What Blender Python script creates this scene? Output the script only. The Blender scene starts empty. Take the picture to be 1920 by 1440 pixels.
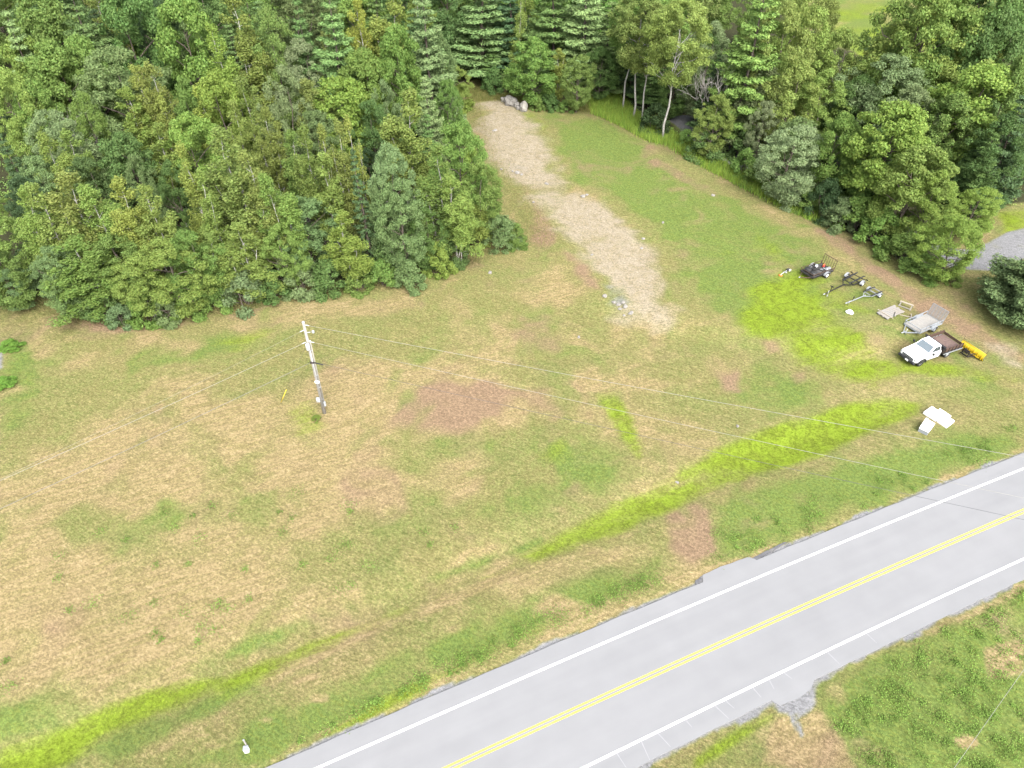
import bpy, math, random
import numpy as np
from mathutils import Vector, Matrix

# ------------------------------------------------------------------ camera, sky, sun, exposure
scene = bpy.context.scene
CAM_H, PITCH, FPX = 45.0, math.radians(41.05), 1350.0     # drone height, tilt below the horizon, focal length for a 1920 px wide frame
cam = bpy.data.cameras.new('camera'); cam_o = bpy.data.objects.new('camera', cam)
scene.collection.objects.link(cam_o); scene.camera = cam_o
cam.sensor_width = 36.0; cam.lens = 36.0 * FPX / 1920.0
cam.clip_start = 0.5; cam.clip_end = 6000
cam_o.location = (0, 0, CAM_H); cam_o.rotation_euler = (math.pi / 2 - PITCH, 0, 0)

SUN_EL, SUN_AZ = math.radians(46), math.radians(160)       # high soft sun behind thin cloud, from behind right of the camera
world = bpy.data.worlds.new('World'); scene.world = world; world.use_nodes = True
wn = world.node_tree.nodes; wl = world.node_tree.links; wn.clear()
sky = wn.new('ShaderNodeTexSky'); sky.sky_type = 'NISHITA'; sky.sun_disc = False
sky.sun_elevation = SUN_EL; sky.sun_rotation = SUN_AZ; sky.dust_density = 4.0; sky.air_density = 1.0; sky.ozone_density = 1.0
hs = wn.new('ShaderNodeHueSaturation'); hs.inputs['Saturation'].default_value = 0.30
bg = wn.new('ShaderNodeBackground'); bg.inputs['Strength'].default_value = 0.15
wo = wn.new('ShaderNodeOutputWorld')
wl.new(sky.outputs[0], hs.inputs['Color']); wl.new(hs.outputs[0], bg.inputs[0]); wl.new(bg.outputs[0], wo.inputs[0])
sun = bpy.data.lights.new('sun', 'SUN'); sun.energy = 1.2; sun.angle = math.radians(50); sun.color = (1.0, 0.965, 0.91)
sun_o = bpy.data.objects.new('sun', sun); scene.collection.objects.link(sun_o)
sd = Vector((math.sin(SUN_AZ) * math.cos(SUN_EL), math.cos(SUN_AZ) * math.cos(SUN_EL), math.sin(SUN_EL)))
sun_o.rotation_euler = sd.to_track_quat('Z', 'Y').to_euler(); sun_o.location = (30, -30, 120)
vs = scene.view_settings; vs.view_transform = 'Standard'; vs.look = 'None'; vs.exposure = 2.07; vs.gamma = 1.0; vs.use_curve_mapping = False
scene.cycles.max_bounces = 10; scene.cycles.diffuse_bounces = 7; scene.cycles.glossy_bounces = 3; scene.cycles.transmission_bounces = 7; scene.cycles.transparent_max_bounces = 6
scene.cycles.use_denoising = True

COL = scene.collection
rs = np.random.RandomState(7); random.seed(7)

# ------------------------------------------------------------------ picture measurements -> places on the ground
CT, ST = math.cos(PITCH), math.sin(PITCH)
def at(px, py, z=0.0):
    x = (px - 960) / FPX; y = -(py - 720) / FPX
    d = (x, CT + y * ST, -ST + y * CT); t = (CAM_H - z) / -d[2]
    return np.array([d[0] * t, d[1] * t])
def poly(pts): return np.array([at(*p) for p in pts])
def inside(P, pg):
    x, y = P[:, 0], P[:, 1]; r = np.zeros(len(P), bool); n = len(pg)
    for i in range(n):
        x0, y0 = pg[i]; x1, y1 = pg[(i + 1) % n]
        c = ((y0 > y) != (y1 > y)) & (x < (x1 - x0) * (y - y0) / (y1 - y0 + 1e-12) + x0); r ^= c
    return r
def seg_dist(P, pts, closed=True):
    d = np.full(len(P), 1e9); n = len(pts)
    for i in range(n if closed else n - 1):
        a = pts[i]; b = pts[(i + 1) % n]; ab = b - a
        t = np.clip(((P - a) @ ab) / (ab @ ab + 1e-9), 0, 1)
        q = P - (a + t[:, None] * ab); d = np.minimum(d, np.hypot(q[:, 0], q[:, 1]))
    return d
def sdf(P, pg):                       # negative inside
    d = seg_dist(P, pg); return np.where(inside(P, pg), -d, d)
def sstep(a, b, x):
    t = np.clip((x - a) / (b - a), 0, 1); return t * t * (3 - 2 * t)

# road frame: s runs along the road, n across it (positive towards the field)
RO = at(842, 1440); RD = at(1920, 957.4) - RO; RD = RD / np.hypot(*RD); RN = np.array([-RD[1], RD[0]])
LANE = 3.26
def to_sn(P):
    q = np.atleast_2d(P) - RO; return q @ RD, q @ RN
_m = [(597.5, 1440, 1), (1200, 1176.2, 1), (1320, 1125, 1), (1621.9, 1000, 1), (1920, 878.3, 1), (842, 1440, 0), (1200, 1273.7, 0), (1822, 1000, 0), (1920, 957.4, 0), (1093, 1440, -1), (1200, 1388, -1), (1545, 1225, -1), (1920, 1046.8, -1)]
_s, _n = to_sn(np.array([at(a, b) for a, b, k in _m])); _k = np.array([k for a, b, k in _m])
_c = np.linalg.lstsq(np.stack([_s ** 2, _s, np.ones_like(_s), _k], 1), _n, rcond=None)[0]; LANE = float(_c[3])
def road_c(s):                        # centre line offset; the curve fades into straight ends far away
    sc = np.clip(s, -12, 62); base = _c[0] * sc ** 2 + _c[1] * sc + _c[2]
    return base + (2 * _c[0] * sc + _c[1]) * (s - sc)
def road_pt(s, k):
    return RO + RD * s + RN * (road_c(s) + k)
def road_n(P):
    s, n = to_sn(P); return n - road_c(s)
PAV_UP, PAV_DN = LANE + 1.28, LANE + 1.25

PAD = poly([(900, 200), (925, 300), (985, 400), (1040, 470), (1130, 560), (1250, 600), (1400, 625), (1560, 650), (1700, 620), (1650, 520), (1500, 420), (1350, 345), (1230, 285), (1110, 225), (1050, 207), (950, 188)])
DITCH = poly([(-250, 1560), (0, 1425), (200, 1350), (350, 1285), (560, 1200), (800, 1105), (1000, 1020), (1150, 965), (1250, 925), (1450, 845), (1600, 795), (1750, 745)])
def hgt(P):
    P = np.atleast_2d(np.asarray(P, float)); x, y = P[:, 0], P[:, 1]
    z = 0.10 * np.sin(x * 0.11 + 1.3) * np.sin(y * 0.09 + .4) + 0.05 * np.sin(x * 0.31 + y * 0.23)
    z = z + 0.55 * (1 - sstep(-0.5, 3.2, sdf(P, PAD)))
    z = z - 0.32 * np.exp(-(seg_dist(P, DITCH, False) / 1.8) ** 2)
    n = np.abs(road_n(P)); w = sstep(5.0, 9.0, n)
    return z * w - 0.07 * (1 - sstep(4.3, 5.6, n)) - 0.02
def h1(x, y): return float(hgt([[x, y]])[0])
def gp(px, py, dz=0.0):               # a picture point on the real terrain
    z = 0.0
    for _ in range(5): q = at(px, py, z + dz); z = h1(*q)
    return Vector((q[0], q[1], z))

# ------------------------------------------------------------------ materials
MATS = {}
def nmat(name):
    m = bpy.data.materials.new(name); m.use_nodes = True; MATS[name] = m
    nt = m.node_tree; b = nt.nodes['Principled BSDF']; return m, nt, b
GREY = .76
def simple(name, col, rough=0.6, metal=0.0, var=0.12, scale=6.0, bump=0.0, dirt=None, dirt_amt=0.4, dirt_scale=2.0, spec=0.3, coat=0):
    if not any(q in name for q in ('white', 'yellow', 'wire')): col = tuple(q * GREY for q in col); dirt = tuple(q * GREY for q in dirt) if dirt else None
    m, nt, b = nmat(name); N, L = nt.nodes, nt.links
    tc = N.new('ShaderNodeTexCoord'); n1 = N.new('ShaderNodeTexNoise'); n1.inputs['Scale'].default_value = scale; n1.inputs['Detail'].default_value = 5
    L.new(tc.outputs['Object'], n1.inputs['Vector'])
    r = N.new('ShaderNodeMapRange'); r.inputs[3].default_value = 1 - var; r.inputs[4].default_value = 1 + var; r.inputs[1].default_value = .3; r.inputs[2].default_value = .7
    L.new(n1.outputs[0], r.inputs[0])
    mx = N.new('ShaderNodeMix'); mx.data_type = 'RGBA'; mx.blend_type = 'MULTIPLY'; mx.inputs[0].default_value = 1
    mx.inputs[6].default_value = (*col, 1); L.new(r.outputs[0], mx.inputs[7]); out = mx.outputs[2]
    if dirt:
        n2 = N.new('ShaderNodeTexNoise'); n2.inputs['Scale'].default_value = dirt_scale; n2.inputs['Detail'].default_value = 7; L.new(tc.outputs['Object'], n2.inputs['Vector'])
        r2 = N.new('ShaderNodeMapRange'); r2.inputs[1].default_value = .48; r2.inputs[2].default_value = .68; r2.inputs[4].default_value = dirt_amt; L.new(n2.outputs[0], r2.inputs[0])
        m2 = N.new('ShaderNodeMix'); m2.data_type = 'RGBA'; m2.inputs[7].default_value = (*dirt, 1); L.new(r2.outputs[0], m2.inputs[0]); L.new(out, m2.inputs[6]); out = m2.outputs[2]
    L.new(out, b.inputs['Base Color']); b.inputs['Roughness'].default_value = rough; b.inputs['Metallic'].default_value = metal; b.inputs['Specular IOR Level'].default_value = spec
    if coat: b.inputs['Coat Weight'].default_value = coat
    if bump:
        bp = N.new('ShaderNodeBump'); bp.inputs['Strength'].default_value = bump; bp.inputs['Distance'].default_value = .02; L.new(n1.outputs[0], bp.inputs['Height']); L.new(bp.outputs[0], b.inputs['Normal'])
    return m
simple('asphalt_dark', (.10, .10, .108), .95, var=.25, scale=9, bump=.3, dirt=(.2, .19, .17), dirt_scale=1.2)
simple('white_paint', (.80, .80, .80), .7, var=.06, scale=18, dirt=(.45, .45, .46), dirt_amt=.28, dirt_scale=6)
simple('yellow_paint', (.50, .385, .055), .7, var=.08, scale=16, dirt=(.38, .34, .2), dirt_amt=.35, dirt_scale=5)
simple('seal', (.30, .30, .32), .8, var=.1)
simple('truck_white', (.78, .79, .80), .35, var=.03, scale=3, dirt=(.5, .47, .42), dirt_amt=.22, dirt_scale=2.2, coat=.3, spec=.5)
simple('black_plastic', (.022, .023, .025), .6, var=.25, dirt=(.12, .11, .095), dirt_amt=.35)
simple('rubber', (.02, .02, .021), .85, var=.3, dirt=(.11, .10, .085), dirt_amt=.4)
simple('glass_dark', (.05, .06, .07), .08, var=.1, spec=.8)
simple('windshield', (.14, .17, .19), .06, var=.1, spec=.9)
simple('chrome', (.55, .56, .58), .3, .9, var=.1)
simple('galvanised', (.44, .46, .48), .5, .55, var=.12, scale=14, dirt=(.4, .38, .34), dirt_amt=.3)
simple('galvanised_pale', (.29, .31, .33), .55, .2, var=.1, scale=10)
simple('black_steel', (.02, .02, .022), .55, .2, var=.3, dirt=(.09, .06, .045), dirt_amt=.4)
simple('rust', (.085, .052, .038), .9, .1, var=.3, scale=9, dirt=(.07, .045, .035), dirt_amt=.6)
simple('bed_board', (.145, .098, .086), .9, var=.2, scale=5, dirt=(.16, .115, .09), dirt_amt=.6)
simple('weathered_wood', (.265, .25, .228), .9, var=.16, scale=12, dirt=(.28, .23, .18), dirt_amt=.45, bump=.2)
simple('pale_wood', (.33, .285, .225), .85, var=.12, scale=10)
simple('trailer_wood', (.27, .26, .24), .9, var=.14, scale=10, dirt=(.34, .31, .27), dirt_amt=.4)
simple('plow_yellow', (.40, .275, .008), .45, var=.08, scale=4, dirt=(.22, .15, .04), dirt_amt=.35, dirt_scale=4, spec=.4)
simple('dark_wood', (.06, .058, .056), .9, var=.3, scale=8)
simple('orange_plastic', (.6, .16, .03), .5)
simple('red_plastic', (.5, .06, .045), .5, var=.15)
simple('foam_white', (.82, .82, .82), .8, var=.03, dirt=(.62, .6, .55), dirt_amt=.3, dirt_scale=3)
simple('freezer_white', (.74, .75, .77), .4, var=.03, dirt=(.5, .49, .46), dirt_amt=.25)
simple('grey_mark', (.32, .34, .42), .7)
simple('pole_wood', (.29, .27, .245), .9, var=.2, scale=7, dirt=(.22, .19, .165), dirt_amt=.5, dirt_scale=3)
simple('insulator', (.42, .43, .44), .3, var=.05, spec=.6)
simple('meter_grey', (.33, .35, .365), .45, var=.06, spec=.5)
simple('pvc', (.38, .365, .32), .5, var=.06)
simple('wire_pale', (.20, .195, .175), .6, var=.05)
simple('wire_mid', (.13, .13, .13), .7, var=.05)
simple('wire_dark', (.06, .06, .062), .7, var=.05)
simple('guard_yellow', (.62, .44, .03), .5)
simple('stone', (.20, .19, .175), .95, var=.28, scale=3, dirt=(.20, .185, .165), dirt_amt=.5, bump=.4)
simple('stone_pale', (.235, .222, .20), .95, var=.2, scale=6, dirt=(.36, .33, .28), dirt_amt=.4, bump=.3)
simple('bark', (.105, .085, .068), .95, var=.35, scale=5, bump=.4)
simple('bark_grey', (.33, .315, .29), .95, var=.28, scale=4, bump=.3)
simple('dead_wood', (.40, .375, .345), .95, var=.2, scale=4)
simple('bark_birch', (.40, .385, .345), .85, var=.12, scale=3, dirt=(.09, .08, .07), dirt_amt=.75, dirt_scale=4)

def leaf_mat(name, rough=.55, trans=.46):
    m, nt, b = nmat(name); N, L = nt.nodes, nt.links
    oi = N.new('ShaderNodeObjectInfo'); va = N.new('ShaderNodeAttribute'); va.attribute_name = 'v'
    hsv = N.new('ShaderNodeHueSaturation'); L.new(oi.outputs['Color'], hsv.inputs['Color'])
    h = N.new('ShaderNodeMapRange'); h.inputs[3].default_value = .488; h.inputs[4].default_value = .514; L.new(va.outputs['Fac'], h.inputs[0]); L.new(h.outputs[0], hsv.inputs['Hue'])
    w = N.new('ShaderNodeTexWhiteNoise'); w.noise_dimensions = '1D'; L.new(va.outputs['Fac'], w.inputs['W'])
    v = N.new('ShaderNodeMapRange'); v.inputs[3].default_value = .78; v.inputs[4].default_value = 1.22; L.new(w.outputs['Value'], v.inputs[0]); L.new(v.outputs[0], hsv.inputs['Value'])
    L.new(hsv.outputs[0], b.inputs['Base Color']); b.inputs['Roughness'].default_value = rough; b.inputs['Specular IOR Level'].default_value = .12
    t = N.new('ShaderNodeBsdfTranslucent'); L.new(hsv.outputs[0], t.inputs['Color'])
    ms = N.new('ShaderNodeMixShader'); ms.inputs[0].default_value = trans
    L.new(b.outputs[0], ms.inputs[1]); L.new(t.outputs[0], ms.inputs[2]); L.new(ms.outputs[0], nt.nodes['Material Output'].inputs[0])
    return m
leaf_mat('leaf'); leaf_mat('needle', .6, .15)

def vcol_mat(name, trans=.25):        # plants whose blades carry their own colour
    m, nt, b = nmat(name); N, L = nt.nodes, nt.links
    a = N.new('ShaderNodeAttribute'); a.attribute_name = 'tint'
    L.new(a.outputs['Color'], b.inputs['Base Color']); b.inputs['Roughness'].default_value = .8; b.inputs['Specular IOR Level'].default_value = .1
    t = N.new('ShaderNodeBsdfTranslucent'); L.new(a.outputs['Color'], t.inputs['Color'])
    ms = N.new('ShaderNodeMixShader'); ms.inputs[0].default_value = trans
    L.new(b.outputs[0], ms.inputs[1]); L.new(t.outputs[0], ms.inputs[2]); L.new(ms.outputs[0], nt.nodes['Material Output'].inputs[0])
vcol_mat('blade')

# ------------------------------------------------------------------ object helpers
def tag(o, label=None, cat=None, group=None, kind=None):
    if label: o['label'] = label
    if cat: o['category'] = cat
    if group: o['group'] = group
    if kind: o['kind'] = kind
    return o
def empty(name, loc=(0, 0, 0), rz=0.0, label=None, cat=None, group=None):
    o = bpy.data.objects.new(name, None); COL.objects.link(o); o.location = loc; o.rotation_euler = (0, 0, rz); o.empty_display_size = .3
    return tag(o, label, cat, group)
def link(name, me, parent=None, mat=None):
    o = bpy.data.objects.new(name, me); COL.objects.link(o)
    if mat and not me.materials: me.materials.append(MATS[mat])
    if parent: o.parent = parent
    return o
def copy_tree(o, parent=None):
    c = o.copy(); COL.objects.link(c); c.parent = parent
    for ch in list(o.children): copy_tree(ch, c)
    return c
class MB:
    def __init__(s): s.v = []; s.f = []; s.smooth = []
    def add(s, vs, fs, smooth=False):
        o = len(s.v); s.v += [tuple(v) for v in vs]; s.f += [tuple(i + o for i in f) for f in fs]; s.smooth += [smooth] * len(fs); return s
    def box(s, c, size, R=None, bev=0.0):
        hx, hy, hz = [k / 2 for k in size]; c = Vector(c); R = R or Matrix.Identity(3)
        if bev <= 0:
            P = [Vector((x * hx, y * hy, z * hz)) for z in (-1, 1) for x, y in ((-1, -1), (1, -1), (1, 1), (-1, 1))]
            return s.add([c + R @ p for p in P], [(3, 2, 1, 0), (4, 5, 6, 7), (0, 1, 5, 4), (1, 2, 6, 5), (2, 3, 7, 6), (3, 0, 4, 7)])
        b = min(bev, hx * .9, hy * .9, hz * .9); P = []
        def ring(ix, iy, z, cut):
            return [Vector((x, y, z)) for x, y in ((-ix + cut, -iy), (ix - cut, -iy), (ix, -iy + cut), (ix, iy - cut), (ix - cut, iy), (-ix + cut, iy), (-ix, iy - cut), (-ix, -iy + cut))]
        P = ring(hx - b, hy - b, -hz, b * .6) + ring(hx, hy, -hz + b, b) + ring(hx, hy, hz - b, b) + ring(hx - b, hy - b, hz, b * .6)
        F = [tuple(range(7, -1, -1)), tuple(range(24, 32))]
        for k in range(3):
            for i in range(8): j = (i + 1) % 8; F.append((k * 8 + i, k * 8 + j, k * 8 + 8 + j, k * 8 + 8 + i))
        return s.add([c + R @ p for p in P], F)
    def beam(s, a, b, w, h, up=(0, 0, 1)):
        a, b = Vector(a), Vector(b); d = b - a; L = d.length; x = d.normalized(); u = Vector(up)
        y = u.cross(x); y = y.normalized() if y.length > 1e-5 else Vector((0, 1, 0)); z = x.cross(y)
        return s.box((a + b) / 2, (L, w, h), Matrix((x, y, z)).transposed())
    def tube(s, pts, rad, n=8, cap=True, smooth=True):
        pts = [Vector(p) for p in pts]; rad = rad if hasattr(rad, '__len__') else [rad] * len(pts); V = []; F = []
        d0 = (pts[1] - pts[0]).normalized(); u = d0.orthogonal().normalized()
        for i, p in enumerate(pts):
            d = (pts[min(i + 1, len(pts) - 1)] - pts[max(i - 1, 0)]).normalized(); u = (u - d * u.dot(d)).normalized(); w = d.cross(u)
            for k in range(n):
                a = 2 * math.pi * k / n; V.append(p + (u * math.cos(a) + w * math.sin(a)) * rad[i])
        for i in range(len(pts) - 1):
            for k in range(n): j = (k + 1) % n; F.append((i * n + k, i * n + j, i * n + n + j, i * n + n + k))
        s.add(V, F, smooth)
        if cap: o = len(s.v) - len(V); m = (len(pts) - 1) * n; s.f += [tuple(o + k for k in range(n - 1, -1, -1)), tuple(o + m + k for k in range(n))]; s.smooth += [False, False]
        return s
    def cyl(s, a, b, r, r2=None, n=16): return s.tube([a, b], [r, r if r2 is None else r2], n)
    def lathe(s, prof, n=24, c=(0, 0, 0), R=None, smooth=True):   # profile of (radius, height) round local z
        R = R or Matrix.Identity(3); c = Vector(c); V = []; F = []
        for r, z in prof:
            for k in range(n): a = 2 * math.pi * k / n; V.append(c + R @ Vector((r * math.cos(a), r * math.sin(a), z)))
        for i in range(len(prof) - 1):
            for k in range(n): j = (k + 1) % n; F.append((i * n + k, i * n + j, i * n + n + j, i * n + n + k))
        return s.add(V, F, smooth)
    def loft(s, rings, smooth=False, cap=True):
        n = len(rings[0]); V = [Vector(p) for r in rings for p in r]; F = []
        for i in range(len(rings) - 1):
            for k in range(n): j = (k + 1) % n; F.append((i * n + k, i * n + j, i * n + n + j, i * n + n + k))
        if cap: F.append(tuple(range(n - 1, -1, -1))); F.append(tuple((len(rings) - 1) * n + k for k in range(n)))
        return s.add(V, F, smooth)
    def mesh(s, name):
        me = bpy.data.meshes.new(name); me.from_pydata(s.v, [], s.f); me.polygons.foreach_set('use_smooth', s.smooth)
        import bmesh
        bm = bmesh.new(); bm.from_mesh(me); bmesh.ops.recalc_face_normals(bm, faces=bm.faces); bm.to_mesh(me); bm.free(); me.update(); return me
    def build(s, name, mat, parent=None):
        me = s.mesh(name); me.materials.append(MATS[mat]); return link(name, me, parent)
def rotm(ax, a): return Matrix.Rotation(a, 3, ax)

# ------------------------------------------------------------------ ground sheet
def axis(fine0, fine1, step, mid0, mid1, mstep, far):
    a = np.arange(fine0, fine1 + 1e-6, step); b0 = np.arange(mid0, fine0 - 1e-6, mstep); b1 = np.arange(fine1 + mstep, mid1 + 1e-6, mstep)
    return np.unique(np.round(np.r_[-np.geomspace(-mid0 if mid0 < 0 else 1, far, 9)[::-1] + 0.0, b0, a, b1, np.geomspace(mid1, far, 9)], 4))
gx = axis(-60, 66, .30, -170, 170, 2.0, 2600); gy = np.unique(np.round(np.r_[-2600, -1500, -800, -400, -200, -100, -50, -20, np.arange(0, 14, 2), np.arange(14, 90, .30), np.arange(90, 140, .6), np.arange(140, 270, 2.5), np.geomspace(270, 2600, 9)], 4))
GX, GY = np.meshgrid(gx, gy); GP = np.stack([GX.ravel(), GY.ravel()], 1)
near = (np.abs(GP[:, 0]) < 200) & (GP[:, 1] > -60) & (GP[:, 1] < 300)
GZ = np.full(len(GP), -.02); GZ[near] = hgt(GP[near])
_rn = np.abs(road_n(GP)); GZ[(_rn < 5.5) & ~near] = -.09

# woods: the left wood comes to the lawn, the right wood stands beyond the drive, both close up behind
WOOD_L = np.vstack([poly([(60, 552), (110, 572), (190, 590), (260, 596), (340, 580), (440, 562), (560, 535), (690, 520), (760, 520), (830, 490), (930, 440), (918, 380), (885, 310), (862, 240), (855, 165), (900, 145), (930, 160), (1060, 188), (1115, 175), (1160, 120)]), [[26, 260], [-190, 260], [-190, 84], [-62, 74]]])
WOOD_R = np.vstack([poly([(1150, 190), (1200, 225), (1290, 280), (1380, 330), (1480, 385), (1560, 425), (1640, 460), (1720, 505), (1760, 525), (1790, 500)]), [[56, 82], [66, 88], [80, 92], [110, 100], [150, 130], [150, 160], [100, 150], [84, 137], [72, 140], [66, 165], [60, 200], [50, 260], [26, 260]]])
WOOD_S = np.array([[-75, 71], [-58.5, 68.5], [-55.5, 64.5], [-54.5, 60.5], [-60, 58], [-75, 60]])
DRIVE = [at(2050, 420), at(1920, 452), at(1850, 488), at(1785, 487), at(1730, 452), at(1660, 425), at(1480, 348), at(1350, 283), at(1305, 248), at(1282, 226)]

NAMES = ['straw', 'brown', 'lime', 'lush', 'sand', 'gravel', 'litter', 'deep']
MK = {k: np.zeros(len(GP)) for k in NAMES}
npt = np.where(near)[0]; NP = GP[npt]
def paint(k, pts, soft, amt, world=False, line=None):
    pg = np.asarray(pts, float) if world else poly(pts)
    if line is None: d = sdf(NP, pg); m = 1 - sstep(-soft, soft, d)
    else: d = seg_dist(NP, pg, False); m = 1 - sstep(line - soft, line + soft, d)
    MK[k][npt] = np.maximum(MK[k][npt], amt * m) if amt > 0 else np.maximum(0, MK[k][npt] + amt * m)
# straw-coloured mown grass
paint('straw', [(40, 640), (130, 615), (300, 605), (420, 588), (560, 550), (720, 545), (850, 505), (980, 470), (1080, 500), (1120, 560), (1010, 610), (800, 600), (640, 600), (560, 620), (300, 670), (130, 720)], 2.5, .62)
paint('straw', [(-60, 850), (250, 790), (480, 700), (640, 665), (800, 670), (960, 700), (1060, 745), (990, 800), (930, 850), (900, 930), (700, 970), (560, 1070), (430, 1170), (250, 1260), (-80, 1360)], 3.0, .66)
paint('straw', [(-60, 880), (160, 850), (400, 820), (380, 920), (250, 1000), (160, 1120), (-60, 1200)], 3, .8)
paint('straw', [(680, 790), (800, 740), (1040, 745), (960, 800), (860, 830), (740, 850)], 1.5, .85)
paint('straw', [(480, 800), (700, 800), (780, 860), (640, 920), (480, 880)], 2.5, .75)
paint('straw', [(150, 1180), (420, 1090), (560, 1080), (430, 1180), (260, 1260), (120, 1280)], 1.5, .8)
paint('straw', [(900, 1080), (1100, 1020), (1230, 1010), (1180, 1060), (1000, 1110)], .8, .62)
paint('straw', [(620, 1180), (900, 1085), (1010, 1060), (900, 1115), (640, 1220), (420, 1330), (330, 1360)], .6, .7)
paint('straw', [(240, 1400), (400, 1330), (560, 1260), (520, 1290), (330, 1400), (250, 1440)], .5, .62)
paint('straw', [(1300, 640), (1450, 600), (1480, 650), (1380, 720), (1280, 740)], 2, .5)
paint('straw', [(1640, 740), (1760, 700), (1900, 720), (1900, 790), (1750, 800)], 1.5, .55)
paint('straw', [(1500, 700), (1600, 690), (1640, 740), (1560, 770)], 1.2, .5)
paint('straw', [(1530, 1290), (1600, 1250), (1650, 1290), (1570, 1330)], .5, .7)
paint('straw', [(1450, 1340), (1540, 1330), (1600, 1440), (1420, 1440)], .6, .75)
paint('straw', [(1850, 1220), (1920, 1200), (1920, 1260), (1860, 1270)], .5, .6)
for (a, b, r) in [(375, 1375, 14), (405, 1395, 18), (490, 1350, 14), (555, 1275, 10), (580, 1270, 10), (600, 1310, 12), (630, 1265, 8), (690, 1240, 10), (850, 1180, 12), (1270, 905, 8), (1265, 1085, 12), (1815, 1390, 12), (1100, 720, 20)]:
    paint('straw', [(a + r * 1.6 * math.cos(t), b + r * .7 * math.sin(t)) for t in np.linspace(0, 6.28, 10)[:-1]], .35, .8)
# reddish-brown worn grass
paint('brown', [(700, 785), (745, 745), (830, 715), (930, 705), (985, 735), (930, 775), (860, 812), (770, 815)], 1.6, .72)
paint('brown', [(1236, 945), (1275, 922), (1325, 955), (1345, 1030), (1300, 1070), (1262, 1060), (1245, 1000)], .8, .7)
paint('brown', [(975, 345), (1010, 390), (1050, 450), (1030, 470), (985, 455), (1000, 420)], 1.2, .6)
paint('brown', [(1050, 465), (1100, 500), (1130, 555), (1100, 545), (1060, 500)], .9, .65)
paint('brown', [(1420, 640), (1460, 635), (1475, 660), (1440, 672)], .7, .7)
paint('brown', [(1475, 700), (1510, 695), (1520, 720), (1490, 732)], .7, .6)
paint('brown', [(1590, 625), (1650, 618), (1660, 650), (1620, 660)], .8, .5)
paint('brown', [(1330, 700), (1390, 690), (1400, 740), (1350, 745)], 1.2, .5)
paint('brown', [(1500, 410), (1570, 440), (1650, 500), (1760, 560), (1850, 620), (1930, 665), (1930, 690), (1820, 640), (1720, 585), (1620, 515), (1530, 450)], 1.0, .62)
paint('brown', [(80, 590), (300, 606), (440, 585), (560, 550), (560, 565), (420, 605), (250, 630), (90, 615)], 1.0, .5)
paint('brown', [(960, 590), (1060, 580), (1100, 640), (1040, 670), (960, 640)], 2, .42)
paint('brown', [(1230, 300), (1340, 360), (1480, 420), (1480, 432), (1320, 370), (1210, 310)], .5, .5)
paint('brown', [(590, 790), (625, 775), (650, 790), (620, 800)], .5, .6)
# vivid yellow-green moss and wet grass in the swale and round the trucks
paint('lime', [(-60, 1470), (0, 1400), (130, 1345), (280, 1275), (380, 1255), (440, 1265), (350, 1310), (200, 1375), (90, 1440)], 1.0, .92)
paint('lime', [(360, 1290), (440, 1250), (560, 1200), (700, 1145), (860, 1085), (1020, 1020), (1030, 1045), (860, 1110), (700, 1175), (560, 1235), (430, 1300)], 1.1, .78)
paint('lime', [(960, 1040), (1110, 950), (1230, 895), (1330, 850), (1450, 802), (1580, 760), (1680, 738), (1740, 748), (1730, 775), (1650, 808), (1500, 868), (1380, 912), (1260, 962), (1140, 1012), (1000, 1062)], 1.1, .92)
paint('lime', [(1380, 590), (1430, 530), (1500, 545), (1560, 590), (1640, 640), (1700, 690), (1650, 735), (1560, 715), (1470, 660), (1400, 630)], 2.2, .85)
paint('lime', [(1420, 450), (1500, 490), (1590, 560), (1640, 600), (1560, 600), (1470, 570), (1430, 510)], 2.2, .62)
paint('lime', [(1660, 640), (1760, 680), (1920, 700), (1920, 730), (1780, 715), (1680, 700)], 1.2, .7)
paint('lime', [(1110, 740), (1150, 720), (1190, 790), (1215, 860), (1195, 872), (1150, 800)], .7, .55)
paint('lime', [(1000, 850), (1050, 820), (1070, 850), (1030, 880)], 1.2, .45)
paint('lime', [(1300, 1420), (1400, 1350), (1450, 1325), (1460, 1350), (1380, 1400), (1300, 1450)], .5, .8)
paint('lime', [(530, 760), (590, 740), (610, 800), (560, 820)], 1.2, .45)
paint('lime', [(410, 640), (500, 615), (520, 640), (430, 670)], 1.2, .4)
paint('lime', [(1870, 400), (1960, 380), (1960, 440), (1880, 440)], 1.0, .6)
paint('lime', [(965, 190), (1020, 230), (1060, 320), (1090, 370), (1070, 375), (1020, 290), (980, 230)], 1.0, .45)
# lush green
paint('lush', [(1020, 215), (1110, 222), (1230, 292), (1350, 362), (1450, 420), (1520, 470), (1540, 570), (1440, 640), (1340, 590), (1270, 510), (1230, 430), (1150, 380), (1080, 350), (1050, 290)], 2.4, .95)
paint('lush', [(1540, 1360), (1570, 1300), (1660, 1220), (1780, 1150), (1960, 1060), (1960, 1500), (1640, 1500)], .8, .95)
paint('lush', [(330, 1440), (480, 1350), (640, 1270), (820, 1190), (1000, 1120), (1240, 1040), (1240, 1085), (1000, 1190), (760, 1310), (560, 1410), (500, 1450)], 1.2, .85)
paint('lime', [(520, 1430), (700, 1320), (900, 1220), (1100, 1130), (1110, 1145), (900, 1245), (720, 1340), (560, 1430)], .6, .45)
paint('lush', [(-40, 1310), (100, 1290), (120, 1360), (-40, 1400)], 1.0, .55)
paint('lush', [(1330, 960), (1450, 900), (1700, 840), (1920, 790), (1920, 840), (1700, 920), (1450, 1020), (1350, 1060)], 1.5, .85)
paint('lush', [(340, 1250), (520, 1170), (700, 1110), (900, 1040), (1020, 1000), (1020, 1020), (860, 1075), (660, 1145), (480, 1215), (380, 1260)], .6, .75)
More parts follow.
